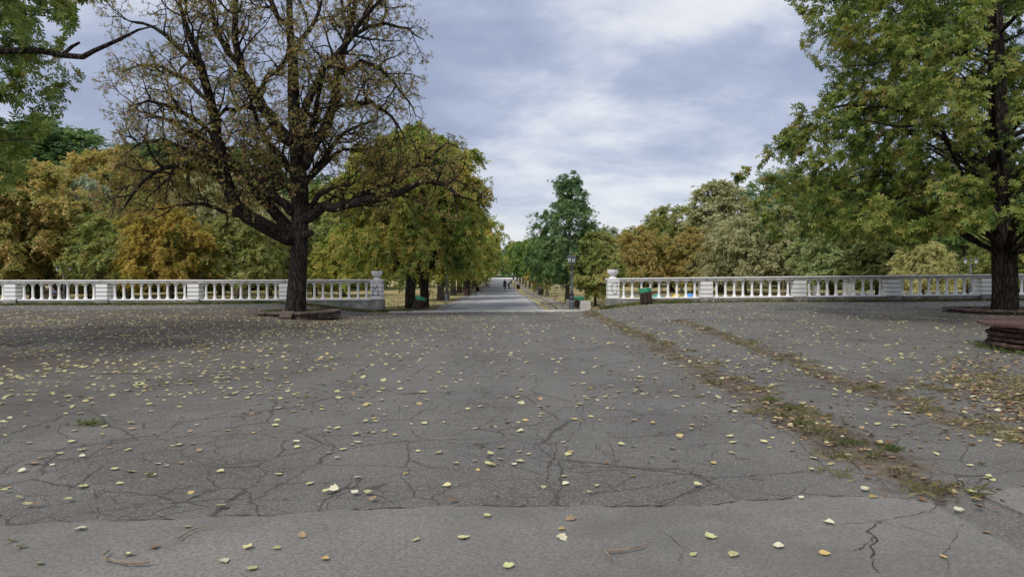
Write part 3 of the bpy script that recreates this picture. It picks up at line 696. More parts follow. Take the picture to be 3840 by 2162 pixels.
def place_tree(name, protos, pi, loc, sc, rz, leafm, barkm, label, group=None, cat='tree'):
    tm, cm = protos[pi]; r = empty(name, loc, rz); r.scale = sc if isinstance(sc, tuple) else (sc, sc, sc); tag(r, label, cat, group)
    for nm, me, mt in (('trunk', tm, barkm), ('crown', cm, leafm)):
        o = bpy.data.objects.new(nm, me); C.objects.link(o); o.parent = r
        if not me.materials: me.materials.append(mt)
        o.material_slots[0].link = 'OBJECT'; o.material_slots[0].material = mt
        if nm == 'crown': o['kind'] = 'stuff'
    return r

# tree prototypes (unit metres): far broadleaf, row chestnut, young row tree, small tree
PB = [gen_tree(101, 14, 2.0, 5.2, .34, 330, 1.15, 7, 14, .27, T_TWO, 'round', lobe=.30), gen_tree(102, 16, 2.0, 5.0, .36, 340, 1.2, 7, 14, .27, T_TWO, 'tall', lobe=.30),
      gen_tree(103, 12, 2.1, 5.0, .30, 320, 1.1, 7, 14, .26, T_TWO, 'skirt', droop=.6, lobe=.25), gen_tree(104, 15, 2.4, 5.6, .36, 330, 1.25, 7, 14, .28, T_TWO, 'wide', lobe=.32)]
PR = [gen_tree(201, 11, 2.75, 4.7, .36, 400, 1.0, 7, 8, .29, T_FOUR, 'wide', droop=.5, lobe=.16), gen_tree(202, 10.5, 2.85, 4.5, .36, 380, 1.0, 7, 8, .29, T_FOUR, 'round', droop=.5, lobe=.18)]
PY = [gen_tree(305, 8.9, 1.5, 2.5, .17, 230, .72, 7, 8, .20, palm_q(5, .30, .36), 'tall', droop=.5, lobe=.42, gap=.75), gen_tree(302, 6.8, 2.05, 2.1, .15, 190, .60, 7, 8, .22, T_FOUR, 'round', droop=.4, lobe=.22),
      gen_tree(303, 5.0, 1.0, 1.65, .085, 150, .48, 7, 8, .20, T_FOUR, 'tall', droop=.5, lobe=.25)]

# ------------------------------------------------------------------ the broad bare-limbed chestnut on the left
def vrand(s): return Vector((R.normal(0, s), R.normal(0, s), R.normal(0, s)))
def broad_tree():
    base = on(1108, 31.0); Y0 = 31.0
    root = empty('broad_tree', base); tag(root, 'broad old tree with dark limbs and sparse browning leaves, standing in the octagonal stone ring', 'tree')
    loc = lambda px, py, dy: at(px, py, Y0 + dy) - base
    outline = [(330, -700), (330, 0), (400, 150), (330, 300), (370, 420), (430, 560), (400, 640), (310, 700), (340, 790), (480, 850), (700, 880), (900, 870), (1000, 900), (1250, 880), (1330, 850), (1500, 830), (1680, 860), (1800, 800), (1850, 770), (1860, 690), (1790, 560), (1700, 500), (1600, 470), (1640, 400), (1610, 300), (1640, 170), (1600, 60), (1650, 0), (1560, -700)]
    tubes = MB(); tw = MB(); LP = []; LA = []
    trunk = MB(); T = [(1108, 1180), (1112, 1100), (1118, 1020), (1126, 900), (1126, 800), (1121, 690), (1114, 586), (1107, 483), (1100, 345), (1097, 207), (1086, 103), (1086, 0), (1078, -150), (1085, -320)]
    W = [38, 35, 33, 30, 31, 33, 27, 24, 21, 17, 13, 10, 7, 3]
    trunk_tube(trunk, [loc(a, b, 0) for a, b in T], [w * Y0 / F for w in W], R, 28, .05, .10)
    for a, b in ((0, 0),):
        trunk.tube([loc(1130, 885, -.2), loc(1150, 878, -.25), loc(1172, 872, -.3)], [.22, .17, .13], 8)
    limbs = [  # pixels, start/end radius (px), depth at the tip
        ([(1110, 893), (1086, 890), (1003, 855), (928, 814), (879, 759), (848, 683), (828, 600), (817, 510), (797, 414), (776, 324), (755, 255), (728, 179), (700, 103), (680, 20), (660, -90)], 26, 4, -3.2),
        ([(1110, 880), (1093, 862), (1045, 814), (976, 731), (907, 655), (859, 593), (797, 552), (734, 517), (655, 462), (580, 430), (520, 420)], 21, 3, 2.2),
        ([(1110, 810), (1093, 793), (1045, 745), (976, 676), (872, 621), (769, 593), (700, 614), (620, 628), (538, 676), (483, 752), (440, 800)], 16, 2.5, -2.5),
        ([(1105, 545), (1086, 531), (1038, 476), (990, 407), (955, 345), (907, 262), (886, 186), (881, 103), (890, 0), (900, -120), (890, -230)], 21, 3, -1.5),
        ([(912, 268), (859, 200), (810, 117), (790, 20), (760, -90)], 12, 3, 1.2),
        ([(1125, 640), (1141, 621), (1183, 538), (1224, 469), (1252, 386), (1266, 303), (1286, 214), (1307, 124), (1328, 34), (1345, -70), (1370, -190)], 21, 3, 1.5),
        ([(1125, 530), (1141, 428), (1169, 345), (1210, 262), (1279, 186), (1321, 131), (1370, 60), (1420, 10), (1470, -60)], 15, 2.5, -2.0),
        ([(1130, 835), (1148, 821), (1210, 779), (1293, 766), (1376, 752), (1479, 731), (1548, 697), (1597, 669), (1666, 690), (1734, 738), (1803, 759)], 19, 2.2, -2.2),
        ([(1130, 805), (1155, 793), (1197, 731), (1252, 703), (1310, 690), (1380, 660)], 11, 2, -1.0),
        ([(1300, 764), (1348, 731), (1431, 703), (1514, 662), (1583, 614), (1631, 566), (1679, 531), (1740, 560)], 11, 2, .8),
        ([(1135, 690), (1176, 662), (1224, 600), (1290, 560), (1350, 560), (1400, 590)], 10, 2, 1.8),
        ([(1252, 395), (1321, 393), (1390, 386), (1445, 414), (1493, 469), (1520, 530)], 9, 2, -1.5),
        ([(1270, 290), (1355, 228), (1424, 255), (1479, 310), (1530, 380), (1560, 440)], 9, 2, 1.0),
        ([(1300, 150), (1380, 100), (1450, 90), (1530, 110), (1590, 150)], 8, 2, -.5),
        ([(1000, 420), (920, 400), (850, 410), (790, 450), (740, 500)], 8, 2, -2.5), ([(960, 350), (1000, 290), (1060, 240), (1080, 170), (1060, 60)], 9, 2, -2.2),
        ([(848, 690), (790, 640), (700, 560), (610, 520), (520, 540), (450, 590)], 10, 2, -1.0), ([(817, 520), (740, 450), (650, 400), (560, 380), (480, 400)], 9, 2, -2.5),
        ([(790, 390), (700, 300), (610, 250), (520, 240), (440, 270)], 9, 2, 1.5), ([(760, 270), (690, 200), (620, 130), (540, 90), (460, 70)], 9, 2, -1.0),
        ([(800, 560), (700, 610), (600, 690), (520, 790)], 8, 2, 2.5), ([(930, 815), (850, 800), (760, 760), (660, 770), (580, 820)], 9, 2, 1.0),
        ([(1110, 760), (1080, 700), (1010, 620), (960, 560), (900, 520)], 12, 2, 4.5), ([(1125, 700), (1180, 640), (1250, 540), (1330, 470), (1400, 460)], 13, 2, 5.0),
        ([(1115, 620), (1130, 560), (1180, 440), (1200, 330), (1230, 200)], 13, 2, -4.5), ([(1110, 660), (1060, 600), (990, 520), (960, 430), (930, 330)], 12, 2, -5.0),
        ([(1097, 215), (1130, 150), (1180, 80), (1210, 0), (1230, -90)], 9, 2, 1.0), ([(1090, 130), (1040, 60), (1000, -20), (980, -120)], 9, 2, 1.5), ([(1305, 130), (1290, 40), (1260, -50)], 8, 2, 1.8)]
    def interp(P, f):
        i = min(int(f), len(P) - 2); return P[i].lerp(P[i + 1], f - i)
    def sub(p0, d0, ln, r0, level):
        n = 6 if level < 3 else 4; pts = [p0]; d = d0.normalized(); st = ln / n
        for k in range(n):
            f = (k + 1) / n
            d = d + vrand(.20 if level < 3 else .28); d.z += (.10 if level == 1 else (-.16 if f < .7 else .22)) ; d.normalize(); pts.append(pts[-1] + d * st)
        px, py = project([tuple(p + base) for p in (pts[-1], pts[n // 2])])
        ok = inpoly(px, py, outline)
        if not ok[0]:
            if level == 1 or not ok[1]: return False
            pts = pts[:n // 2 + 1]
        m = len(pts); rr = [r0 * (1 - .85 * k / (m - 1)) + .004 for k in range(m)]
        (tubes if level == 1 else tw).tube(pts, rr, 5 if level == 1 else (4 if level == 2 else 3), False)
        if level < 3:
            c = max(2, int(ln * (3.6 if level == 1 else 5.0)))
            for k in range(c):
                f = .22 + .78 * (k + R.random()) / c; q = interp(pts, f * (m - 1)); i = min(int(f * (m - 1)), m - 2); t = (pts[i + 1] - pts[i]).normalized()
                sd = t.cross(vrand(1)).normalized(); dd = t * R.uniform(.35, .9) + sd * R.uniform(.6, 1.0)
                sub(q, dd, (R.uniform(.75, 1.5) if level == 1 else R.uniform(.35, .8)) * (1.1 - .4 * f), rr[i] * .55, level + 1)
        if level >= 2:
            c = 3 if level == 2 else 4
            for k in range(c):
                f = .3 + .7 * (k + R.random()) / c; LP.append(interp(pts, f * (m - 1)) + vrand(.05)); i = min(int(f * (m - 1)), m - 2); LA.append(pts[i + 1] - pts[i])
        return True
    for pix, r0, r1, dep in limbs:
        n = len(pix); P = [loc(a, b, dep * (k / (n - 1)) ** 1.0) for k, (a, b) in enumerate(pix)]
        if pix[0][0] < 1090 or pix[0][0] > 1145:      # leaves another limb: start at that limb's depth
            pass
        Q = []; 
        for k in range(n - 1):
            for s in range(2): Q.append(P[k].lerp(P[k + 1], s / 2) + (vrand(.035) if (k or s) else Vector()))
        Q.append(P[-1]); m = len(Q); rr = [((r0 * (1 - k / (m - 1)) ** .8) + r1 * .6) * Y0 / F * 1.12 for k in range(m)]
        rr[0] *= .45; rr[1] *= .8
        if abs(pix[0][0] - 1118) < 22: Q[0] = Q[0] + Vector((.10 * (1 if pix[1][0] < 1110 else -1), 0, -.12))
        tubes.tube(Q, rr, 9, False)
        ln = sum((Q[k + 1] - Q[k]).length for k in range(m - 1)); c = int(ln * 1.75)
        for k in range(c):
            f = .16 + .84 * (k + R.random()) / c; i = min(int(f * (m - 1)), m - 2); q = interp(Q, f * (m - 1)); t = (Q[i + 1] - Q[i]).normalized()
            sd = t.cross(vrand(1)).normalized(); dd = t * R.uniform(.4, .9) + sd * R.uniform(.6, 1.0) + Vector((0, 0, .12))
            sub(q, dd, R.uniform(1.2, 2.7) * (1.1 - .35 * f), min(rr[i] * .5, .055), 1)
    trunk.build('trunk', M['bark_black'], root, True); tubes.build('limbs', M['bark_black'], root, True)
    o = ob('twigs', mesh_np('twigs', np.array(tw.V), [np.array([f for f in tw.F if len(f) == 4])], True), M['bark_black'], root); o['kind'] = 'stuff'
    P = np.array([tuple(p) for p in LP]); A = np.array([tuple(p) for p in LA]); n = len(P)
    A = norm(A) + R.normal(0, .6, A.shape); A[:, 2] -= .25; N_ = np.array([0, 0, .8]) + R.normal(0, .6, A.shape); S = R.uniform(.07, .16, n)
    near = np.argsort(P[:, 1])[:0]
    V, Fq = leaves(P, A, N_, S, T_SHRIV); o = ob('crown', mesh_np('crown', V, [Fq]), LM['sparse_brown'], root); o['kind'] = 'stuff'
    print('broad tree leaves', n, 'twig faces', len(tw.F))
broad_tree()

# ------------------------------------------------------------------ dense trees whose crown is a volume of clumps
def volume_tree(name, label, base, trunk_px, Y0, trunk_w, zlo, zhi, rfun, poly, ncl, ns, nl, ls, tmpl, leafm, seed, n_parts, extra=None, offpx=(0, 3840), crm=1.0):
    rs = np.random.default_rng(seed); root = empty(name, base); tag(root, label, 'tree'); b = np.array(base)
    mb = MB(); tp = [np.array(at(x, y, Y0)) - b for x, y in trunk_px] if trunk_px else None
    if tp is None: tp = [np.array((0, 0, -.1)), np.array((.05, 0, 2)), np.array((-.05, .1, 5)), np.array((.1, .1, 9)), np.array((0, .1, 13)), np.array((0, 0, 16))]
    trunk_tube(mb, tp, trunk_w, rs, 26, .045, .12); tz = np.array([p[2] for p in tp]); tx = np.array([p[0] for p in tp])
    Cc = []; RD = []
    tries = 0
    while len(Cc) < ncl and tries < 60000:
        tries += 1
        z = zlo + (zhi - zlo) * rs.random() ** 1.25; th = rs.random() * 6.283; r = rfun(z, th) * (rs.random() ** .40) * (1 + rs.normal(0, .06))
        zz = z - .035 * r * r * (1 if z < 9 else .5) * .5; p = np.array((np.interp(z, tz, tx) + r * math.cos(th), r * math.sin(th), zz)); px, py = project(p + b)
        if 0 < px[0] < 3840 and py[0] > 0 and not inpoly(px, py, poly)[0]: continue
        off = px[0] < 0 or px[0] > 3840 or py[0] < -60
        if off and rs.random() < .62: continue
        Cc.append(p); RD.append((math.cos(th), math.sin(th), .1))
    Cc = np.array(Cc); RD = norm(np.array(RD)); crs = crm * rs.uniform(.6, 1.15, len(Cc))
    P, A, N_ = spray(rs, Cc, RD, crs, ns, nl, .55, .7, .05)
    px, py = project(P + b); kp = inpoly(px, py, poly) | (px < 0) | (px > 3840) | (py < 0); keep = kp.copy()
    if trunk_px:
        tcx = np.interp(py, [q[1] for q in trunk_px][::-1], [q[0] for q in trunk_px][::-1]); keep &= ~((np.abs(px - tcx) < 40) & (P[:, 1] < 0) & (py < 870) & (rs.random(len(P)) < .80))
    P, A, N_ = P[keep], A[keep], N_[keep]; N = len(P)
    S = ls * rs.uniform(.6, 1.2, N)
    # the largest leaves in view are parts of their own
    px, py = project(P + b); inv = (px > 5) & (px < 3835) & (py > 5); dd = np.linalg.norm(P + b - np.array([0, 0, EYE]), axis=1); score = np.where(inv, S / dd, 0); top = np.argsort(-score)[:n_parts]
    rest = np.ones(N, bool); rest[top] = False
    tv, tf = tmpl; lm = mesh_np('leaf', tv, [tf]); lm.materials.append(leafm)
    for i in top:
        a = A[i] / np.linalg.norm(A[i]); bb = np.cross(N_[i], a); bb /= np.linalg.norm(bb); nn = np.cross(a, bb); o = bpy.data.objects.new('leaf', lm); C.objects.link(o); o.parent = root
        m = Matrix(((a[0], bb[0], nn[0], 0), (a[1], bb[1], nn[1], 0), (a[2], bb[2], nn[2], 0), (0, 0, 0, 1))) @ Matrix.Scale(S[i], 4); m.translation = P[i]; o.matrix_basis = m
    ri = np.where(rest)[0]; rs.shuffle(ri); parts = np.array_split(ri, 3); Vs = []; Fs = []; nb = 0
    for part, tm in zip(parts, (palm_q(5, .16, .40), palm_q(5, .42, .38), palm_q(5, .04, .36))):
        V, Fq = leaves(P[part], A[part], N_[part], S[part], tm); Vs.append(V); Fs.append(Fq + nb); nb += len(V)
    o = ob('crown', mesh_np('crown', np.concatenate(Vs), [np.concatenate(Fs)]), leafm, root); o['kind'] = 'stuff'
    lb = MB()
    for i in rs.choice(len(Cc), min(len(Cc), 110), replace=False):
        p1 = Cc[i]; r = math.hypot(p1[0], p1[1]); z0 = float(np.clip(p1[2] - .30 * r, zlo * .85, zhi)); p0 = np.array((np.interp(z0, tz, tx), np.interp(z0, tz, [p[1] for p in tp]), z0))
        mid = p0 * .45 + p1 * .55 + np.array((0, 0, .16 * r)) + rs.normal(0, .2, 3); r0 = float(np.interp(r, [0, 4, 10], [.03, .06, .13])) * rs.uniform(.6, 1.2)
        lb.tube([p0, p0 * .7 + mid * .3 + rs.normal(0, .1, 3), mid, mid * .5 + p1 * .5 + rs.normal(0, .15, 3), p1], [r0, r0 * .8, r0 * .6, r0 * .35, .01], 6, False)
    if extra:
        for pts, rr in extra: lb.tube([np.array(p) - b for p in pts], rr, 8, False)
    mb.build('trunk', M['bark_black'], root, True); lb.build('limbs', M['bark_black'], root, True)
    print(name, len(Cc), N)
    return root
cb_ = on(3765, 27.0); cpoly = [(2940, -900), (2940, 0), (3020, 60), (3005, 180), (3080, 260), (3060, 350), (2960, 380), (2890, 385), (2845, 430), (2840, 490), (2800, 560), (2745, 650), (2775, 720), (2820, 800), (2830, 880), (2900, 905), (3000, 880), (3110, 895), (3200, 905), (3330, 895), (3400, 930), (3520, 880), (3620, 865), (3700, 850), (3800, 850), (3840, 880), (5200, 900), (5200, -900)]
def crf(z, th):
    left = max(0, -math.cos(th)); base_r = np.interp(z, [2.5, 3.5, 5.0, 7.5, 9, 12, 15, 18, 19], [7.5, 9.0, 10.0, 10.0, 8.5, 7.8, 6.5, 4, 2]); return base_r * (1 + .08 * math.sin(3 * th + z) + .07 * math.sin(5 * th - 1.3 * z)) * (1 if left > .2 else .9) * (.74 if math.sin(th) > .3 else 1)
volume_tree('chestnut_tree', 'dense green chestnut tree with drooping palmate leaves at the right edge', cb_, [(3765, 1180), (3768, 1080), (3766, 900), (3757, 700), (3750, 500), (3740, 300), (3728, 0), (3725, -300), (3720, -600)], 27.0,
            [.46, .43, .41, .37, .33, .29, .24, .17, .05], 2.6, 18.5, crf, cpoly, 980, 7, 9, .22, T_PALM, LM['green_chestnut'], 5, 300)
nb_ = Vector((-13.5, 15.0, ground(-13.5, 15.0))); npoly = [(-3000, -900), (350, -900), (276, 0), (290, 103), (228, 159), (215, 228), (276, 241), (324, 303), (262, 372), (228, 441), (166, 483), (124, 538), (90, 620), (55, 690), (0, 720), (-3000, 900)]
def nrf(z, th): return np.interp(z, [2.5, 4, 7, 10, 12, 14], [3.0, 4.6, 5.2, 4.8, 3.5, 1.5]) * (1 + .1 * math.sin(3 * th + z))
limb = [at(-300, 250, 15.0), at(-60, 190, 14.4), at(150, 190, 14.0), at(240, 208, 13.9), at(310, 214, 13.8), at(350, 192, 13.7), at(440, 152, 13.5), at(520, 112, 13.3), at(590, 95, 13.2)]
volume_tree('overhanging_tree', 'green tree hanging into the picture at the left edge, trunk outside', nb_, None, 15.0, [.42, .38, .34, .26, .16, .05], 3.4, 14, nrf, npoly, 230, 7, 10, .18, T_PALM5, LM['near_green'], 9, 200,
            extra=[(limb, [.10, .075, .065, .058, .054, .046, .035, .022, .010]), ([at(235, 205, 13.9), at(270, 175, 13.9), at(298, 160, 13.85)], [.04, .034, .024])], crm=.8)

# ------------------------------------------------------------------ trees along the alley
LT = [(1540, 41.6, 0, .95, 'row_autumn'), (1590, 43.0, 1, 1.0, 'row_autumn'), (1652, 60, 0, .93, 'row_autumn'), (1700, 79, 1, 1.0, 'row_autumn'), (1722, 92, 0, .98, 'row_autumn'), (1742, 101, 1, 1.0, 'row_green'),
      (1757, 111, 0, .97, 'row_autumn'), (1770, 122, 1, .98, 'row_green'), (1781, 134, 0, .97, 'row_autumn'), (1791, 147, 1, 1.0, 'row_green'), (1800, 162, 0, 1.0, 'row_autumn'), (1808, 180, 1, 1.05, 'row_autumn'), (1820, 205, 0, 1.05, 'row_green')]
ordw = ['first', 'second', 'third', 'fourth', 'fifth', 'sixth', 'seventh', 'eighth', 'ninth', 'tenth', 'eleventh', 'twelfth', 'thirteenth', 'fourteenth']
for i, (px, Y, p, s, m) in enumerate(LT):
    lab = ('yellowing chestnut with the slatted bin leaning on its trunk, left of the alley', 'yellowing chestnut with slanting trunk just behind the tilted bin, left of the alley')[i] if i < 2 else '%s tree, %s from the white balustrade, in the row left of the alley' % ('yellow-green' if m == 'row_autumn' else 'green', ordw[i])
    place_tree('alley_tree', PR, p, on(px, Y), (s * (.95, .80)[i] if i < 2 else s * .93, s * (.62 if i < 2 else 1), s), (i * 1.9 + .4) if i > 1 else (0, 3.1416)[i], LM[m], M['bark_dark' if i < 2 else 'bark_grey'], lab, 'trees in the row left of the alley')
place_tree('young_tree', PY, 0, on(2126, 48), 1.0, .7, LM['dark_green'], M['bark_grey'], 'tall dark green young tree behind the near street lamp, right of the alley', 'trees in the row right of the alley')
place_tree('small_tree', PY, 2, on(2231, 45.5), (1.02, 1.02, .98), 2.1, LM['olive'], M['bark'], 'small olive-brown tree with thin trunk between the concrete block and the right urn')
RT = [(2054, 74, 1, .95, 'row_green'), (2009, 103, 1, 1.1, 'row_green'), (2030, 88, 2, 1.1, 'yellow'), (1985, 121, 1, 1.25, 'row_green'), (1972, 138, 1, 1.3, 'row_green'), (1962, 155, 1, 1.4, 'row_green'), (1950, 172, 1, 1.5, 'row_autumn'), (1938, 195, 1, 1.6, 'row_green'), (1925, 222, 1, 1.7, 'dark_green')]
for i, (px, Y, p, s, m) in enumerate(sorted(RT, key=lambda q: q[1])):
    place_tree('young_tree', PY, p, on(px, Y), s, i * 1.3, LM[m], M['bark_grey'], '%s tree, %s behind the tall dark young tree, right of the alley' % ({'row_green': 'green', 'yellow': 'yellow-green', 'row_autumn': 'yellow-tinged', 'dark_green': 'dark green'}[m], ordw[i]), 'trees in the row right of the alley')

# ------------------------------------------------------------------ wood on both sides
def bgtree(px, top, Y, p, m, label, wide=1.0, group=None, name='park_tree', zb=None):
    H0 = (14, 16, 12, 15)[p]; loc = on(px, Y); hz = 1035 - (px - 1920) * .00524; h = EYE + (hz - top) / F * Y - loc.z; s = h / H0 / 1.03
    place_tree(name, PB, p, loc, (s * wide, s * wide, s), (px * .37) % 6.28, LM[m], M['bark'], label, group)
LG, RG = 'trees of the wood behind the left balustrade', 'trees of the wood behind the right balustrade'
for a in ((-60, 560, 66, 2, 'rust', 'rust-brown tree at the far left edge behind the balustrade', 1.15), (130, 600, 68, 2, 'rust', 'rust and olive tree above the first balustrade pier from the left edge', 1.3), (230, 468, 112, 1, 'dark_green', 'tall dark green tree rising highest behind the left wood', 2.0),
          (20, 500, 108, 0, 'dark_green', 'dark green tall tree behind the rust trees at the left edge', 1.6), (335, 665, 70, 0, 'silver', 'narrow silvery pale green tree amid the rust trees of the left wood', .62), (440, 560, 84, 0, 'rust', 'orange-brown tree just right of the silvery tree in the left wood', 1.15),
          (480, 720, 66, 2, 'olive', 'low olive tree in front, right of the silvery tree in the left wood', 1.15), (640, 760, 64, 2, 'yellow', 'bright yellow-green tree above the second pier from the left edge', 1.2), (700, 590, 92, 3, 'rust', 'orange tree behind the yellow one in the left wood', 1.1),
          (830, 640, 86, 0, 'tan', 'tan-tinged tree seen through the left limbs of the broad tree', 1.1), (900, 790, 68, 2, 'olive', 'olive-green bushy tree above the third pier from the left edge', 1.2), (1010, 700, 80, 3, 'tan', 'dull tan-green tree directly left of the broad trunk', 1.0),
          (560, 520, 118, 1, 'dark_green', 'dark green tree far behind the orange trees of the left wood', 1.8), (930, 560, 122, 3, 'dark_green', 'dark green tree far behind the broad tree', 1.6), (1180, 780, 82, 2, 'olive', 'olive tree just right of the broad trunk behind the balustrade', 1.2), (1290, 860, 76, 2, 'row_autumn', 'yellow-green tree between the broad trunk and the left urn', 1.2), (1230, 690, 112, 0, 'olive', 'olive tree far behind, right of the broad trunk', 1.3)):
    bgtree(*a[:6], wide=a[6], group=LG)
for a in ((2285, 850, 100, 0, 'silver', 'pale silvery tree left of the orange trees behind the right urn', 1.2), (2405, 845, 84, 2, 'rust', 'orange-brown tree just right of the right urn', 1.15), (2520, 770, 96, 0, 'olive', 'olive and rust tree above the slatted bin', 1.25), (2600, 850, 82, 3, 'rust', 'brownish tree above the first inner pier of the right balustrade', 1.1),
          (2700, 672, 90, 1, 'tan', 'tall tan-topped tree standing highest in the right wood', 1.45), (2790, 800, 76, 2, 'tan', 'tan-green dense tree right of the tan-topped tree', 1.3), (2930, 640, 112, 3, 'blue_green', 'blue-green tall tree behind the left tips of the chestnut crown', 1.4), (2960, 760, 78, 2, 'tan', 'tan-flecked tree above the second inner pier of the right balustrade', 1.25),
          (3120, 830, 70, 2, 'blonde_green', 'dull blond-green tree below the chestnut crown', 1.25), (3290, 900, 66, 2, 'weed', 'green bush-like tree under the chestnut crown, right of centre', 1.5), (3460, 892, 58, 2, 'cream', 'small cream-yellow tree behind the third inner pier of the right balustrade', 1.15), (3620, 780, 74, 3, 'row_green', 'green tree behind the double street lamp at right', 1.4),
          (3830, 800, 66, 2, 'olive', 'olive tree behind the chestnut trunk at right', 1.4), (3350, 700, 104, 0, 'dark_green', 'dark green tree far behind the cream-yellow tree', 1.8), (3120, 640, 116, 3, 'dark_green', 'dark green tree far behind the chestnut crown', 1.6), (3700, 620, 106, 1, 'dark_green', 'dark green tall tree far behind the chestnut trunk', 1.7), (2170, 880, 118, 3, 'dark_green', 'dark green tree far behind the tall young tree', 1.2), (2460, 820, 128, 1, 'blue_green', 'blue-green tree far behind the orange-brown tree', 1.5)):
    bgtree(*a[:6], wide=a[6], group=RG)
# deep wood behind: reads as one mass
def wood(name, x0, x1, y0, y1, h0, h1, n, seed, mat):
    rs = np.random.default_rng(seed); x = rs.uniform(x0, x1, n); y = rs.uniform(y0, y1, n); top = h0 + (h1 - h0) * (.5 + .5 * np.sin(x * .23 + seed) * np.sin(x * .11 + 1)) + rs.normal(0, .6, n); z = rs.random(n) ** .8 * top
    z += zl(x, y); Cc = np.stack([x, y, z], 1); P, A, N_ = spray(rs, Cc, np.tile(np.array([[0, -1., .2]]), (n, 1)), 2.1 * rs.uniform(.6, 1.2, n), 6, 6, .4)
    V, Fq = leaves(P, A, N_, rs.uniform(.75, 1.35, len(P)), T_TRI); o = ob(name, mesh_np(name, V, [Fq]), mat); tag(o, kind='stuff')
wood('far_wood', -130, -14, 124, 142, 8, 13, 640, 3, LM['dark_green']); wood('far_wood', 14, 130, 130, 148, 7, 12, 640, 4, LM['dark_green']); wood('far_wood', -90, 90, 300, 330, 7, 12, 420, 5, LM['dark_green'])

# hedges in front of the plaza
def hedge(x0, x1, y, h, n, mat, label, seed):
    rs = np.random.default_rng(seed); P = np.stack([rs.uniform(x0, x1, n), rs.uniform(y - .7, y + .7, n), rs.random(n) * h], 1); P[:, 2] += zl(P[:, 0], P[:, 1])
    A = rs.normal(0, 1, P.shape); N_ = np.array([0, -.5, .8]) + rs.normal(0, .5, P.shape); V, Fq = leaves(P, A, N_, rs.uniform(.3, .6, n), T_TRI); o = ob('hedge', mesh_np('hedge', V, [Fq]), mat); tag(o, label, 'hedge')
hedge(5, 44, 158, .9, 2600, LM['dark_green'], 'low clipped dark hedge along the pale path right of the alley', 1); hedge(-30, -7.5, 214, .8, 2000, LM['dark_green'], 'low dark hedge beside the plaza left of the alley end', 2)
hedge(-15, 9, 266, 1.0, 1600, LM['dark_green'], 'low dark hedge closing the far end of the plaza', 3)

# ------------------------------------------------------------------ tree rings and the brick planter
def octagon_ring():
    c = on(1110, 31.0); root = empty('tree_ring', c); tag(root, 'low octagonal brown stone ring around the broad tree', 'planter')
    N = 8; Ro, Ri = 2.02, 1.62
    for k in range(N):
        a = (k + .5) * 2 * math.pi / N + rad(22.5) + math.pi; a0 = a - math.pi / N; a1 = a + math.pi / N
        f = .012
        def q(r, an, z): return (r * math.cos(an), r * math.sin(an), z)
        sag = random.uniform(-.03, .02); t = .075
        za, zb_ = .19 + sag, .19 + random.uniform(-.02, .02)
        V = [q(Ri, a0 + f, za), q(Ro, a0 + f, za - .012), q(Ro, a1 - f, zb_ - .012), q(Ri, a1 - f, zb_)]; V += [(x, y, z + t) for x, y, z in V]
        MB().add(V, [(3, 2, 1, 0), (4, 5, 6, 7), (0, 1, 5, 4), (1, 2, 6, 5), (2, 3, 7, 6), (3, 0, 4, 7)]).build('slab', M['brown_stone'], root)
        for s in range(4):
            for h in range(2):
                b0 = a0 + (a1 - a0) * s / 4 + .012; b1 = a0 + (a1 - a0) * (s + 1) / 4 - .012; ro, ri = Ro - .07, Ri + .05
                p0 = Vector(q(ro, a0, 0)); p1 = Vector(q(ro, a1, 0)); i0 = Vector(q(ri, a0, 0)); i1 = Vector(q(ri, a1, 0)); fa, fb = s / 4 + .012, (s + 1) / 4 - .012
                z0 = -.06 + h * .11; V = [i0.lerp(i1, fa), p0.lerp(p1, fa), p0.lerp(p1, fb), i0.lerp(i1, fb)]; V = [(v.x, v.y, z0) for v in V]; V += [(x, y, z0 + .10) for x, y, z in V]
                MB().add(V, [(3, 2, 1, 0), (4, 5, 6, 7), (0, 1, 5, 4), (1, 2, 6, 5), (2, 3, 7, 6), (3, 0, 4, 7)]).build('brick', M['brown_stone'], root)
    MB().lathe([(1.66, .02), (1.66, .10), (.9, .15), (.3, .17)], 24).build('soil', M['soil'], root, True)
    o = MB().box((0, 0, 0), (.50, .62, .085), 0, .01).build('loose_slab', M['brown_stone'], None, loc=(c.x + .22, c.y - 2.02, c.z + .17)); o.rotation_euler = (rad(20), 0, rad(3)); tag(o, 'loose brown stone slab tilted against the front of the octagonal ring', 'slab')
octagon_ring()
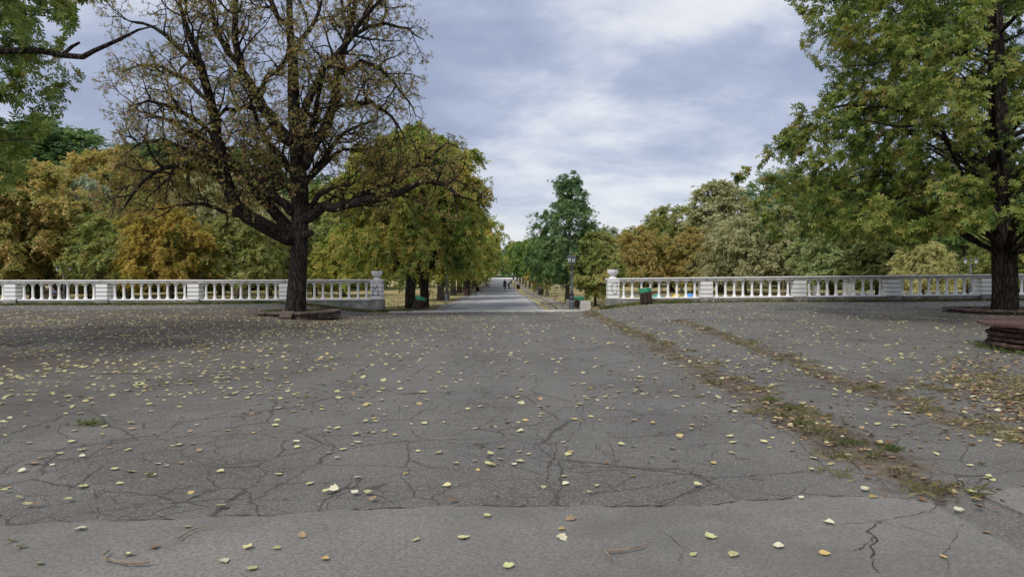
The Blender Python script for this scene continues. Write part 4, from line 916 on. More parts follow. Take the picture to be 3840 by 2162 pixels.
def round_ring(name, label, c, Ro, Ri, courses, h, lip, planks, bm, pm, rise=0.0, wob=.02, mat2='soil'):
    root = empty(name, c); tag(root, label, 'planter'); random.seed(len(label))
    for k in range(courses):
        nb = int(2 * math.pi * Ro / .42); ro = Ro - .10 + (.024 if k % 2 else -.018) + (.0 if k < courses - 1 else -.05); ri = ro - .28; a = 2 * math.pi / nb; z0 = -.04 + k * h; me = None
        V = []; prof = [(ri, 0), (ro - .025, 0), (ro, .022), (ro, h - .045), (ro - .025, h - .022), (ri, h - .022)]
        for s in range(3):
            an = (s - 1) * (a / 2 - .007)
            for r, z in prof: V.append((r * math.cos(an), r * math.sin(an), z))
        Fc = [];
        for s in range(2):
            for m in range(6): m2 = (m + 1) % 6; Fc.append((s * 6 + m, s * 6 + m2, (s + 1) * 6 + m2, (s + 1) * 6 + m))
        Fc += [tuple(range(6)), tuple(range(17, 11, -1))]; me = MB().add(V, Fc).mesh('brick'); me.materials.append(bm)
        for s in range(nb):
            an = (s + .5 * (k % 2)) * a; o = ob('brick', me, None, root, (random.uniform(-wob, wob) * math.cos(an), random.uniform(-wob, wob) * math.sin(an), z0 + random.uniform(-.006, .006)), an)
    zt_ = -.04 + courses * h; npk = planks; a = 2 * math.pi / npk; V = []
    for z in (0, .058):
        for r, an in ((Ri, -a / 2 + .010), (Ro + lip, -a / 2 + .007), (Ro + lip, a / 2 - .007), (Ri, a / 2 - .010)): V.append((r * math.cos(an), r * math.sin(an), z))
    me = MB().add(V, [(3, 2, 1, 0), (4, 5, 6, 7), (0, 1, 5, 4), (1, 2, 6, 5), (2, 3, 7, 6), (3, 0, 4, 7)]).mesh('top_slab'); me.materials.append(pm)
    for s in range(npk):
        an = s * a; o = ob('top_slab', me, None, root, (random.uniform(-.02, .02) * math.cos(an), random.uniform(-.02, .02) * math.sin(an), zt_ + random.uniform(-.004, .008)), an); o.rotation_euler = (random.uniform(-.012, .012), random.uniform(-.004, .004), an)
    MB().lathe([(Ro - .36, 0), (Ro - .36, zt_ - .08), (.3, zt_ - .04)], 28).build('soil', M['soil'], root, True)
    return root
pc = Vector((11.95, 14.0, ground(11.95, 14.0)))
round_ring('brick_planter', 'round red brick planter with slab top at the right edge, nearest the camera', pc, 2.05, 1.15, 5, .108, .07, 44, M['red_brick'], M['red_brick'], wob=.012)
rc = on(3765, 27.0); round_ring('tree_ring', 'low round brown ring around the trunk of the green chestnut', rc, 2.0, 1.62, 1, .13, .04, 36, M['brown_stone'], M['brown_stone'])

# ------------------------------------------------------------------ litter bins
def bin_proto():
    root = empty('litter_bin', (0, 0, 0)); r, h = .29, .78
    ln = MB().lathe([(.255, .10), (.255, h - .02), (.235, h - .02), (.235, .12), (.001, .12)], 20).build('liner', M['iron'], root, True)
    n = 20; me = MB().box((0, 0, 0), (.022, .076, .70), 0, .004).mesh('slat'); me.materials.append(M['wood_brown'])
    for k in range(n):
        a = 2 * math.pi * k / n; ob('slat', me, None, root, (r * math.cos(a), r * math.sin(a), .43 + random.uniform(-.008, .008)), a)
    for z in (.16, .66): MB().lathe([(.272, z), (.277, z), (.277, z + .03), (.272, z + .03)], 24, caps=False).build('hoop', M['iron'], root, True)
    V = []; Fc = []; n = 40; rows = [(.262, .62), (.305, .60), (.318, .66), (.312, .74), (.316, .80), (.285, .815), (.25, .78), (.22, .60)]
    for i, (rr, z) in enumerate(rows):
        for k in range(n):
            a = 2 * math.pi * k / n; w = 1 + .035 * math.sin(7 * a + i) + .02 * math.sin(13 * a + 2 * i); V.append((rr * w * math.cos(a), rr * w * math.sin(a), z + .02 * math.sin(5 * a + i * .7) + (.025 * math.sin(3 * a) if i < 2 else 0)))
        if i:
            for k in range(n): k2 = (k + 1) % n; Fc.append(((i - 1) * n + k, (i - 1) * n + k2, i * n + k2, i * n + k))
    MB().add(V, Fc).build('bin_bag', M['green_bag'], root, True)
    f = MB().box((0, 0, .02), (.36, .36, .04), 0, .01); f.lathe([(.05, .04), (.05, .12)], 10); f.build('foot', M['iron'], root)
    return root
bp = bin_proto(); first = True
BG = 'slatted litter bins'
for (px, Y, z, tilt, rz, sc, lab) in ((2424, 36.35, None, (rad(-2), rad(-4), 0), .3, 1.03, 'brown slatted litter bin with green bag standing against the right balustrade'), (1562, 40.2, None, (rad(8), rad(17), 0), .8, .98, 'tilted brown litter bin with green bag leaning between the two chestnut trunks'),
        (2172, 41.6, None, (0, 0, 0), 1.2, .92, 'brown litter bin half hidden behind the pale concrete block'), (2028, 78, None, (0, rad(2), 0), .2, 1.0, 'brown litter bin beside the second street lamp right of the alley'), (1943, 118, None, (0, 0, 0), .5, 1.0, 'small distant brown litter bin right of the alley'), (1790, 106, None, (0, 0, 0), .9, 1.0, 'small distant litter bin left of the alley beside the tree trunks'), (1752, 74, None, (0, 0, 0), .4, 1.0, 'dark litter bin next to the bench left of the alley')):
    loc = hit(px, z) if Y is None else on(px, Y)
    o = bp if first else copy_tree(bp); first = False
    o.location = loc; o.rotation_euler = (tilt[0], tilt[1], rz); o.scale = (sc, sc, sc); tag(o, lab, 'bin', BG)
    if Y > 50:
        for ch in list(o.children):
            if ch.name.startswith('bin_bag'): bpy.data.objects.remove(ch)

# ------------------------------------------------------------------ street lamps
def lamp_proto():
    root = empty('street_lamp', (0, 0, 0))
    MB().lathe([(.19, 0), (.19, .05), (.165, .07), (.155, .42), (.17, .45), (.15, .48), (.125, .52), (.12, .60)], 16).build('base', M['iron_grey'], root, True)
    MB().lathe([(.12, .60), (.155, .63), (.175, .70), (.155, .77), (.115, .80), (.11, .86), (.14, .89), (.14, .94), (.10, .98), (.09, 1.10)], 16).build('base_ring', M['iron'], root, True)
    MB().lathe([(.075, 1.08), (.062, 1.6), (.055, 2.45), (.085, 2.47), (.085, 2.52), (.05, 2.55), (.045, 2.72), (.075, 2.74), (.075, 2.79), (.03, 2.82), (.028, 3.0), (.06, 3.03), (.05, 3.12), (.005, 3.22)], 12).build('pole', M['iron_grey'], root, True)
    MB().lathe([(.088, 1.08), (.092, 1.11), (.088, 1.14)], 12).build('collar', M['iron'], root, True)
    for s in (-1, 1):
        pts = [(0, 0, 2.66), (s * .16, 0, 2.55), (s * .32, 0, 2.56), (s * .45, 0, 2.66), (s * .47, 0, 2.74)]
        a = MB().tube(pts, [.026, .024, .022, .02, .02], 7); a.tube([(s * .06, 0, 2.47), (s * .15, 0, 2.44), (s * .22, 0, 2.50), (s * .19, 0, 2.57)], [.016] * 4, 6); a.build('arm', M['iron'], root, True)
        l = MB().lathe([(.05, 2.72), (.09, 2.75), (.10, 2.78), (.02, 2.785)], 8, (s * .47, 0, 0)); ln = l.build('lantern', M['iron'], root)
        MB().lathe([(.085, 2.785), (.150, 3.06), (.001, 3.065)], 6, (s * .47, 0, 0)).build('glass', M['lantern_glass'], ln)
        fr = MB()
        for k in range(6):
            an = k * math.pi / 3; fr.tube([(s * .47 + .09 * math.cos(an), .09 * math.sin(an), 2.78), (s * .47 + .157 * math.cos(an), .157 * math.sin(an), 3.07)], [.009, .009], 4)
        fr.build('lantern_frame', M['iron'], ln)
        MB().lathe([(.175, 3.065), (.18, 3.085), (.15, 3.12), (.105, 3.165), (.045, 3.19), (.03, 3.22), (.035, 3.245), (.005, 3.27)], 12, (s * .47, 0, 0)).build('lantern_roof', M['iron'], ln, True)
    return root
lp = lamp_proto(); first = True
for px, Y, rz, lab in ((2144, 40.7, rad(71), 'grey street lamp with two lanterns standing right of the alley opening'), (1675, 58, rad(60), 'street lamp among the tree trunks left of the alley'), (2018, 80, rad(74), 'second street lamp along the right side of the alley'),
                       (1971, 130, rad(74), 'small distant street lamp along the right side of the alley'), (3640, 54, rad(8), 'double street lamp behind the right balustrade, left of the chestnut trunk'), (2556, 92, rad(30), 'distant street lamp seen over the right balustrade above the slatted bin'), (240, 62, rad(40), 'street lamp behind the balusters at the far left')):
    o = lp if first else copy_tree(lp); first = False; o.location = on(px, Y); o.rotation_euler = (0, 0, rz); tag(o, lab, 'street lamp', 'park street lamps')

# ------------------------------------------------------------------ benches
def bench_proto():
    root = empty('park_bench', (0, 0, 0)); L_ = 1.8
    sl = MB().box((0, 0, 0), (L_, .085, .035), 0, .006).mesh('slat'); sl.materials.append(M['wood_brown'])
    for k in range(5): ob('slat', sl, None, root, (0, -.22 + k * .105, .44 - .01 * k))
    for k in range(4): o = ob('slat', sl, None, root, (0, .26 + .035 * k, .54 + .11 * k)); o.rotation_euler = (rad(72), 0, 0)
    for s in (-1, 1):
        m = MB(); x = s * .72
        m.tube([(x, -.30, 0), (x, -.24, .2), (x, -.26, .40), (x, .2, .385), (x, .28, .5), (x, .42, .96)], [.028] * 6, 6); m.tube([(x, .34, 0), (x, .24, .2), (x, .2, .385)], [.028] * 3, 6); m.tube([(x, -.26, .40), (x, -.27, .60), (x, -.05, .64), (x, .30, .62)], [.02] * 4, 6)
        m.build('leg', M['iron'], root, True)
    return root
bpn = bench_proto(); first = True
for px, Y, rz, lab in ((1775, 74, rad(95), 'dark park bench beside the alley, next to the dark bin at left'), (1822, 128, rad(92), 'distant park bench left of the alley with a seated person'), (1922, 112, rad(-92), 'distant park bench right of the alley behind the stooping person'), (905, 60.0, rad(170), 'park bench seen between the balusters left of the broad trunk'), (200, 57.0, rad(185), 'park bench with a seated person behind the far left balusters')):
    o = bpn if first else copy_tree(bpn); first = False; o.location = on(px, Y); o.rotation_euler = (0, 0, rz); tag(o, lab, 'bench', 'park benches')

# ------------------------------------------------------------------ people
def person(name, label, loc, rz, J, cols, hair):
    """J: joints; grows one continuous skinned body, coloured by zones"""
    V = []; E = []; RR = []
    def v(p, r): V.append(p); RR.append(r); return len(V) - 1
    def chain(a, pts):
        for p, r in pts: b = v(p, r); E.append((a, b)); a = b
        return a
    pel = v(J['pelvis'], .155); ch = chain(pel, [(J['waist'], .135), (J['chest'], .165)]); nk = chain(ch, [(J['neck'], .062)])
    hd = Vector(J['head']); chain(nk, [(tuple(hd - Vector((0, 0, .05))), .078), (tuple(hd + Vector((0, 0, .03))), .098), (tuple(hd + Vector((0, 0, .10))), .07)])
    for s in ('l', 'r'):
        w = chain(ch, [(J['sh' + s], .072), (J['el' + s], .050), (J['wr' + s], .034)]); e_, w_ = Vector(J['el' + s]), Vector(J['wr' + s]); d = (w_ - e_).normalized()
        pm = chain(w, [(tuple(w_ + d * .07), .036)]); sd = d.cross(Vector((0, 1, 0)) if abs(d.y) < .8 else Vector((1, 0, 0))).normalized()
        for k, ln in enumerate((.075, .09, .085, .065)):
            o = w_ + d * .09 + sd * (k - 1.5) * .019; chain(pm, [(tuple(o), .011), (tuple(o + d * ln * .6 + Vector((0, .006, 0))), .009), (tuple(o + d * ln + Vector((0, .018, 0))), .008)])
        chain(w, [(tuple(w_ + d * .04 + sd * -.035), .012), (tuple(w_ + d * .085 + sd * -.055), .010)])
        chain(pel, [(J['hip' + s], .105), (J['kn' + s], .068), (J['an' + s], .048), (J['toe' + s], .040)])
    me = bpy.data.meshes.new('body'); me.from_pydata([tuple(p) for p in V], E, []); o = bpy.data.objects.new('body', me); C.objects.link(o)
    md = o.modifiers.new('skin', 'SKIN'); md.use_smooth_shade = True
    for i, r in enumerate(RR): me.skin_vertices[0].data[i].radius = (r, r * (.72 if i in (0, 1, 2) else 1))
    me.skin_vertices[0].data[0].use_root = True
    o.modifiers.new('sub', 'SUBSURF').render_levels = 1; o.modifiers['sub'].levels = 1
    dg = bpy.context.evaluated_depsgraph_get(); bm_ = bpy.data.meshes.new_from_object(o.evaluated_get(dg)); bpy.data.objects.remove(o)
    mats = [plain('cloth_top_' + name, cols[0], .85), plain('cloth_legs_' + name, cols[1], .85), plain('skin_tone', (.42, .26, .19), .5), plain('shoes', cols[2], .6)]
    for m in mats: bm_.materials.append(m)
    segs = []; wr = [Vector(J['wrl']), Vector(J['wrr'])]; kn = [(Vector(J['hip' + s]), Vector(J['kn' + s]), Vector(J['an' + s]), Vector(J['toe' + s])) for s in 'lr']; nkv = Vector(J['neck'])
    def dseg(p, a, b): t = max(0, min(1, (p - a).dot(b - a) / max(1e-6, (b - a).length_squared))); return (p - (a + (b - a) * t)).length
    for p in bm_.polygons:
        c = p.center
        dl = min(min(dseg(c, q[0], q[1]), dseg(c, q[1], q[2])) - .02 for q in kn); df = min(dseg(c, q[2], q[3]) for q in kn); dh = (c - hd).length; dw = min(dseg(c, wr[i], wr[i] + (wr[i] - Vector(J['el' + 'lr'[i]])).normalized() * .2) for i in (0, 1))
        du = min(dseg(c, Vector(J['pelvis']), Vector(J['chest'])) - .07, min(dseg(c, Vector(J['sh' + s]), Vector(J['el' + s])) for s in 'lr'), min(dseg(c, Vector(J['el' + s]), Vector(J['wr' + s])) for s in 'lr'))
        p.material_index = 2 if (dh < .14 or dw < .05) else (3 if df < .075 else (1 if dl < du else 0)); p.use_smooth = True
    root = empty(name, loc, rz); b = bpy.data.objects.new('body', bm_); C.objects.link(b); b.parent = root
    hm = MB().lathe([(.03, -.08), (.088, -.05), (.112, .02), (.108, .07), (.08, .115), (.03, .138), (.002, .14)], 14).mesh('hair', True); hm.materials.append(plain('hair', hair, .6))
    h = bpy.data.objects.new('hair', hm); C.objects.link(h); h.parent = root; h.location = hd + Vector((0, -.022, .03)) + Vector(J.get('hairoff', (0, 0, 0))); h.rotation_euler = J.get('hairrot', (rad(14), 0, 0))
    tag(root, label, 'person'); return root
# local +Y is the way the person faces
walk = dict(pelvis=(0, 0, .95), waist=(0, .0, 1.12), chest=(0, .02, 1.36), neck=(0, .03, 1.51), head=(0, .05, 1.64), shl=(-.20, .02, 1.42), shr=(.20, .02, 1.42), ell=(-.26, -.06, 1.15), elr=(.27, .06, 1.15), wrl=(-.24, .02, .90), wrr=(.27, .16, .92),
            hipl=(-.10, 0, .90), hipr=(.10, 0, .90), knl=(-.10, .14, .50), knr=(.09, -.02, .49), anl=(-.09, .10, .09), anr=(.08, -.22, .14), toel=(-.09, .26, .04), toer=(.08, -.10, .04))
stoop = dict(pelvis=(0, -.06, .92), waist=(0, .06, 1.06), chest=(0, .30, 1.20), neck=(0, .44, 1.26), head=(0, .54, 1.32), shl=(-.2, .34, 1.22), shr=(.2, .34, 1.22), ell=(-.22, .40, .96), elr=(.22, .42, .96), wrl=(-.14, .56, .80), wrr=(.14, .56, .82),
             hipl=(-.10, -.06, .87), hipr=(.10, -.06, .87), knl=(-.11, .0, .48), knr=(.11, .04, .48), anl=(-.11, -.05, .09), anr=(.11, -.03, .09), toel=(-.12, .12, .04), toer=(.12, .14, .04))
sit = dict(pelvis=(0, .02, .55), waist=(0, -.02, .72), chest=(0, -.03, .96), neck=(0, .0, 1.11), head=(0, .04, 1.24), shl=(-.2, -.02, 1.02), shr=(.2, -.02, 1.02), ell=(-.25, .05, .76), elr=(.25, .05, .76), wrl=(-.14, .26, .68), wrr=(.14, .26, .68),
           hipl=(-.10, .06, .53), hipr=(.10, .06, .53), knl=(-.12, .46, .52), knr=(.12, .46, .52), anl=(-.12, .44, .09), anr=(.12, .46, .09), toel=(-.13, .60, .04), toer=(.13, .62, .04))
pw = on(1893, 104); pw.z += .05; person('person', 'person in black jacket and trousers walking away down the middle of the alley', pw, rad(4), walk, ((.012, .012, .014), (.008, .008, .009), (.5, .5, .5)), (.01, .008, .007))
ps = on(1908, 116); ps.z += .05; person('person', 'person in dark clothes stooping toward a bench on the right of the alley', ps, rad(-60), stoop, ((.06, .06, .075), (.015, .015, .018), (.05, .05, .05)), (.03, .022, .018))
pb = on(1822, 128); person('person', 'person seated on the distant bench left of the alley', pb + Vector((.1, 0, 0)), rad(-88), sit, ((.02, .02, .025), (.10, .09, .08), (.05, .05, .05)), (.012, .01, .009))
pq = on(205, 57); person('person', 'dark-haired person in grey-blue top seated behind the far left balusters', pq + Vector((0, -.15, 0)), rad(185), sit, ((.12, .14, .19), (.03, .035, .05), (.03, .03, .03)), (.012, .009, .008))

# ------------------------------------------------------------------ block, recycling domes, stones, stakes, monument
cbk = on(2194, 40.2); mb = MB(); V = [(-.32, -.28, -.1), (.30, -.28, -.1), (.30, .28, -.1), (-.32, .28, -.1), (-.27, -.26, .56), (.29, -.26, .54), (.29, .26, .54), (-.27, .26, .56)]
mb.add(V, [(3, 2, 1, 0), (4, 5, 6, 7), (0, 1, 5, 4), (1, 2, 6, 5), (2, 3, 7, 6), (3, 0, 4, 7)]); o = mb.build('concrete_block', M['concrete_pale'], None, loc=cbk); bv = o.modifiers.new('bevel', 'BEVEL'); bv.width = .02; bv.segments = 2
tag(o, 'pale tapered concrete block between the street lamp and the small tree', 'block')
domes = {'green': (.05, .42, .32), 'yellow': (.75, .55, .05), 'blue': (.10, .33, .72)}
for px, k, lab in ((2467, 'green', 'green plastic recycling dome behind the right balustrade, beside the slatted bin'), (2537, 'yellow', 'yellow plastic recycling dome with dark hole behind the right balustrade'), (2588, 'blue', 'blue plastic recycling dome with dark hole behind the right balustrade')):
    r = empty('recycling_dome', on(px, 44), 0); tag(r, lab, 'recycling bin', 'recycling domes'); pm_ = plain('plastic_' + k, domes[k], .4, .5)
    prof = [(.44, 0), (.47, .08), (.46, .30), (.45, .42), (.42, .52), (.34, .63), (.24, .70), (.20, .73), (.19, .79), (.10, .82), (.001, .82)]
    MB().lathe(prof, 24).build('shell', pm_, r, True); h = MB().lathe([(.49, .06), (.49, .12)], 24, caps=False); h.build('band', pm_, r, True)
    hl = MB().lathe([(.105, -.02), (.125, 0), (.125, .035), (.10, .04), (.095, .01), (.001, .005)], 16); o = hl.build('opening', M['black_paint'], r, True, loc=(.10, -.385, .545)); o.rotation_euler = (rad(62), 0, rad(12))
def rock(name, loc, s, mat, lab, seed):
    rs = np.random.default_rng(seed); bm = bmesh.new(); bmesh.ops.create_icosphere(bm, subdivisions=2, radius=1)
    for v_ in bm.verts:
        f = 1 + .16 * math.sin(3 * v_.co.x + seed) + .12 * math.sin(4 * v_.co.y + 2 * seed) + rs.normal(0, .05); v_.co = Vector((v_.co.x * s[0] * f, v_.co.y * s[1] * f, max(-.3, v_.co.z) * s[2] * f))
    me = bpy.data.meshes.new(name); bm.to_mesh(me); bm.free(); o = ob(name, me, mat, None, loc); tag(o, lab, 'stone')
rock('stone', on(2130, 46.8) + Vector((0, 0, .1)), (.22, .2, .30), M['concrete'], 'mottled stone at the foot of the tall dark young tree', 2); rock('stone', hit(38, 1140) + Vector((0, 0, .03)), (.34, .2, .28), M['concrete_pale'], 'grey stone lying before the left balustrade at the picture edge', 5)
rock('stone', on(2041, 72) + Vector((0, 0, .02)), (.45, .35, .12), M['mortar'], 'dark flat stone on the verge near the second bin right of the alley', 7)
for px, Y, h, dx, lab in ((2076, 56, 1.45, .0, 'pale wooden tree stake, left one of the pair right of the alley'), (2082, 55.2, 1.5, .03, 'pale wooden tree stake, right one of the pair right of the alley'), (1684, 59, 1.4, .06, 'pale leaning stake beside the left street lamp'), (2936, 62, 2.2, .05, 'pale thin stake seen between balusters of the right balustrade')):
    l = on(px, Y); o = MB().tube([(0, 0, -.1), (dx * .5, 0, h * .5), (dx, 0, h)], [.032, .03, .028], 6).build('tree_stake', M['stick'], None, True, loc=l); tag(o, lab, 'stake', 'tree stakes')
def sapling(px, Y, h, lab, seed, leafy=60):
    rs = np.random.default_rng(seed); l = on(px, Y); r = empty('sapling', l); tag(r, lab, 'sapling'); pts = [np.array((rs.normal(0, .03) * k, rs.normal(0, .03), h * k / 5)) for k in range(6)]; m = MB().tube(pts, [.04, .036, .03, .026, .02, .008], 6); P = []
    for k in range(14):
        i = rs.integers(2, 5); d = norm(rs.normal(0, 1, 3) + np.array((0, 0, .5))); q = pts[i] + d * rs.uniform(.25, .6); m.tube([pts[i], (pts[i] + q) / 2 + np.array((0, 0, .05)), q], [.012, .008, .004], 4, False)
        for s in range(leafy // 14): P.append(pts[i] + (q - pts[i]) * rs.uniform(.4, 1.1) + rs.normal(0, .06, 3))
    m.build('trunk', M['bark'], r, True); P = np.array(P); V, Fq = leaves(P, rs.normal(0, 1, P.shape), np.array([0, 0, 1.]) + rs.normal(0, .4, P.shape), rs.uniform(.10, .2, len(P)), T_TRI); o = ob('crown', mesh_np('crown', V, [Fq]), LM['olive'], r)
sapling(1605, 44, 2.0, 'thin young sapling right of the two chestnut trunks', 1, 70); sapling(2045, 66, 1.8, 'thin young sapling on the lawn right of the alley', 2, 80); sapling(1683, 62, 2.0, 'slim sapling behind the left street lamp', 3, 60)
M['granite'] = mat_mottle('grey_granite', (.17, .165, .155), (.30, .29, .275), 7, .8, .2, world_space=True)
for px, Y, w, h, lab in ((3180, 56, .62, 1.35, 'grey stone monument pedestal behind the right balustrade, below the chestnut crown'), (3062, 60, .5, 1.1, 'grey stone post with base behind the right balustrade, left of the pedestal')):
    r = empty('monument', on(px, Y)); tag(r, lab, 'monument'); MB().box((0, 0, h * .12), (w * 1.3, w * 1.3, h * .24), 0, .02).build('base', M['granite'], r); MB().box((0, 0, h * .60), (w, w, h * .72), 0, .02).build('shaft', M['granite'], r); MB().box((0, 0, h * .99), (w * 1.15, w * 1.15, h * .06), 0, .02).build('cap', M['granite'], r)
    if w > .6: MB().lathe([(.24, 0), (.27, .08), (.16, .16), (.10, .20), (.12, .26), (.145, .36), (.12, .46), (.06, .52), (.001, .53)], 16, (0, 0, h * 1.02)).build('bust', M['iron'], r, True)

# pale low buildings beyond the plaza
M['plaster'] = mat_mottle('pale_plaster', (.55, .50, .46), (.68, .63, .58), .6, .8, .1, world_space=True); M['pane'] = plain('dark_pane', (.05, .06, .075), .2, .5)
for x, w, lab in ((-12, 14, 'pale low building glimpsed beyond the far end of the alley, left part'), (6, 12, 'pale low building glimpsed beyond the far end of the alley, right part')):
    r = empty('building', (x, 284, float(zl(x, 284)))); tag(r, lab, 'building'); MB().box((0, 0, 2.1), (w, 8, 4.2)).build('wall', M['plaster'], r); MB().box((0, 0, 4.35), (w + .6, 8.6, .3)).build('roof', M['brown_stone'], r)
    for k in range(4):
        xx = -w / 2 + w * (k + .5) / 4; wd = MB().box((xx, -4.02, 2.2), (1.3, .1, 1.7)).build('window', M['pane'], r); MB().box((xx, -4.06, 1.30), (1.5, .2, .1)).build('sill', M['plaster'], wd)

# ------------------------------------------------------------------ fallen leaves, grass, sticks
def leaf_shape(seed, lobes):
    rs = np.random.default_rng(seed); out = [(0, 0)]
    pts = [(.05, .22), (.22, .40), (.45, .42), (.70, .27), (1.0, .0)] if not lobes else [(.05, .25), (.18, .48), (.38, .36), (.55, .50), (.70, .24), (1.0, .03)]
    P = [(0, 0)] + [(x, y * rs.uniform(.85, 1.15)) for x, y in pts] + [(x, -y * rs.uniform(.85, 1.15)) for x, y in pts[-2::-1]]
    cur = rs.uniform(.15, .5); fd = rs.uniform(.1, .4); V = [(x - .45, y, cur * ((x - .45) ** 2) + fd * abs(y) * (.6 if y > 0 else 1) + rs.uniform(0, .05)) for x, y in P]; V.append((-.0, 0, .02)); n = len(P); c = n
    V += [(-.45, .012, .02), (-.45, -.012, .02), (-.75, .10 + rs.uniform(-.1, .1), .06)]
    Fc = [(i, (i + 1) % n, c) for i in range(n)] + [(n + 1, n + 2, n + 3)]
    return np.array(V), np.array(Fc)
LS = [leaf_shape(k, k % 3 == 2) for k in range(6)]
cols = {'pale_yellow': ((.56, .51, .25), 'pale yellow'), 'lime': ((.48, .48, .22), 'yellow-green'), 'cream': ((.62, .58, .40), 'cream-coloured'), 'ochre': ((.50, .36, .13), 'ochre'), 'tan': ((.38, .26, .15), 'tan'), 'brown': ((.20, .12, .065), 'brown')}
for k, (c, _) in cols.items():
    t = NT('fallen_leaf_' + k); oi = t.n('ShaderNodeObjectInfo'); nz = t.noise(t.obj(), 3.5, 5, .65); c_ = t.ramp(t.math('ADD', t.math('MULTIPLY', oi.outputs['Random'], .35), t.math('MULTIPLY', nz, .65)), [(.25, tuple(q * .55 for q in c)), (.5, c), (.8, tuple(min(1, q * 1.2) for q in c))]); M['fl_' + k] = t.set(c_, .6, None, .3)
lmesh = {}
for i, (V, Fc) in enumerate(LS):
    for k in cols: me = mesh_np('fallen_leaf', V, [Fc], False); me.materials.append(M['fl_' + k]); lmesh[(i, k)] = me
def dens(x, y):
    d = 2.3 + 2.8 * sm(-2, -8, x) * sm(7, 11, y) * sm(33, 24, y) + 2.0 * np.exp(-((x + 9.5) ** 2 + (y - 24) ** 2) / 60) + 1.4 * sm(2, 5, x) - 1.2 * sm(5, 3.4, y)
    d = d * (1.3 + .7 * sm(0, -4, x)) * (1 + .7 * sm(4.6, 5.4, y) * sm(15, 10, y)) * (1 + .9 * (np.sin(2.7 * x + 1.9 * np.sin(1.3 * y)) * np.sin(2.3 * y + 1.1 * x) > .35))
    return d * (.55 + .9 * np.clip(.5 + .5 * np.sin(.9 * x + 1.3 * np.sin(.7 * y)) * np.sin(.8 * y + .4 * x), 0, 1))
NL = 60000; ly = 2.2 + 35 * R.random(NL) ** 1.0; lx = (R.random(NL) - .5) * 2 * (.80 * ly + 1.5); keep = R.random(NL) * 7.2 < dens(lx, ly) * (.80 * ly + 1.5) / 32 * 1.0 * 3.0 * np.clip(32 / (.80 * ly + 1.5), .1, 1) ** .0
# area-uniform sampling: accept by density x strip width
keep = R.random(NL) < np.clip(dens(lx, ly) * (2 * (.80 * ly + 1.5)) * 35 / NL * (1 + .5 * sm(7, 12, ly)), 0, 1); lx, ly = lx[keep], ly[keep]
kp = ~((np.hypot(lx + 9.7, ly - 31) < 2.1) | (np.hypot(lx - 11.95, ly - 14.0) < 2.15) | ((ly > GY - .3) & (lx > GX0) & (lx < GX1)) | (ly > 37.5)); lx, ly = lx[kp], ly[kp]
hand = [(580, 1388 + 680), (1040, 2070), (1222, 2112), (840, 2120), (1905, 2140), (2140, 1960), (2105, 1997), (1740, 2030), (2920, 2068), (3110, 1975), (2600, 2095), (150, 2132), (700, 1990), (75, 2070), (1560, 2040), (2750, 2098), (3700, 2010), (2660, 2028), (930, 2070), (300, 2000), (40, 2045)]
for a, b in hand: w = ray(a, b); Y = EYE / -w.z; lx = np.append(lx, w.x * Y); ly = np.append(ly, Y)
n = len(lx); order = np.argsort(ly); lx, ly = lx[order], ly[order]; print('fallen leaves', n)
def patchz(x, y): return .023 if y < 4.9 else 0
px_, py_ = project(np.stack([lx, ly, np.zeros(n)], 1)); vis = np.where((px_ > 0) & (px_ < 3840) & (py_ < 2162))[0]; ind = vis[:300]; rest = np.setdiff1d(np.arange(n), ind)
ck = list(cols); cw = [.30, .22, .16, .13, .10, .09]
for i in ind:
    k = ck[R.choice(6, p=cw)]; x, y = lx[i], ly[i]; s = R.uniform(.04, .082); sh_i = int(R.integers(6)); w_ = project([(x, y, 0)]); near = y < 4.75
    o = bpy.data.objects.new('fallen_leaf', lmesh[(sh_i, k)]); C.objects.link(o); o.location = (x, y, float(zt(x, y)) + (.028 if y < 5.2 else .009) ); o.rotation_euler = (R.normal(0, .14), R.normal(0, .14), R.random() * 6.28); o.scale = (s, s, s * R.choice([1, 1, .6, 1.6]))
    fx, fy = float(px_[i]), float(py_[i]); col_w = ('at the left edge', 'far left', 'left', 'just left of the middle', 'just right of the middle', 'right', 'far right', 'at the right edge')[min(7, max(0, int(fx / 480)))]
    row_w = 'along the bottom edge' if fy > 2070 else ('on the light asphalt patch' if near else ('just above the asphalt seam' if fy > 1800 else ('among the fine cracks' if fy > 1690 else 'farther up the cracked asphalt')))
    tag(o, '%s %s %s fallen leaf, %s, %s' % ('small' if s < .054 else ('large' if s > .069 else 'middling'), cols[k][1], 'lobed' if sh_i % 3 == 2 else 'oval', col_w, row_w), 'leaf', 'fallen leaves on the asphalt')
def lay(idx_x, idx_y, smin, smax, mat, name, lab=None, dz=.010, tilt=.2, parent=None):
    m = len(idx_x); Vs = []; Fs = []; base = 0; kk = R.integers(0, 6, m)
    for i in range(6):
        s_ = np.where(kk == i)[0]
        if not len(s_): continue
        P = np.stack([idx_x[s_], idx_y[s_], zt(idx_x[s_], idx_y[s_]) + dz], 1); a = R.random(len(s_)) * 6.28; A = np.stack([np.cos(a), np.sin(a), R.normal(0, tilt * .6, len(s_))], 1); N_ = np.stack([R.normal(0, tilt, len(s_)), R.normal(0, tilt, len(s_)), np.ones(len(s_))], 1)
        V, Fq = leaves(P, A, N_, R.uniform(smin, smax, len(s_)), LS[i]); Vs.append(V); Fs.append(Fq + base); base += len(V)
    o = ob(name, mesh_np(name, np.concatenate(Vs), [np.concatenate(Fs)]), mat, parent); tag(o, kind='stuff'); return o
lay(lx[rest], ly[rest], .04, .10, LM['ground_leaf'], 'fallen_leaves')
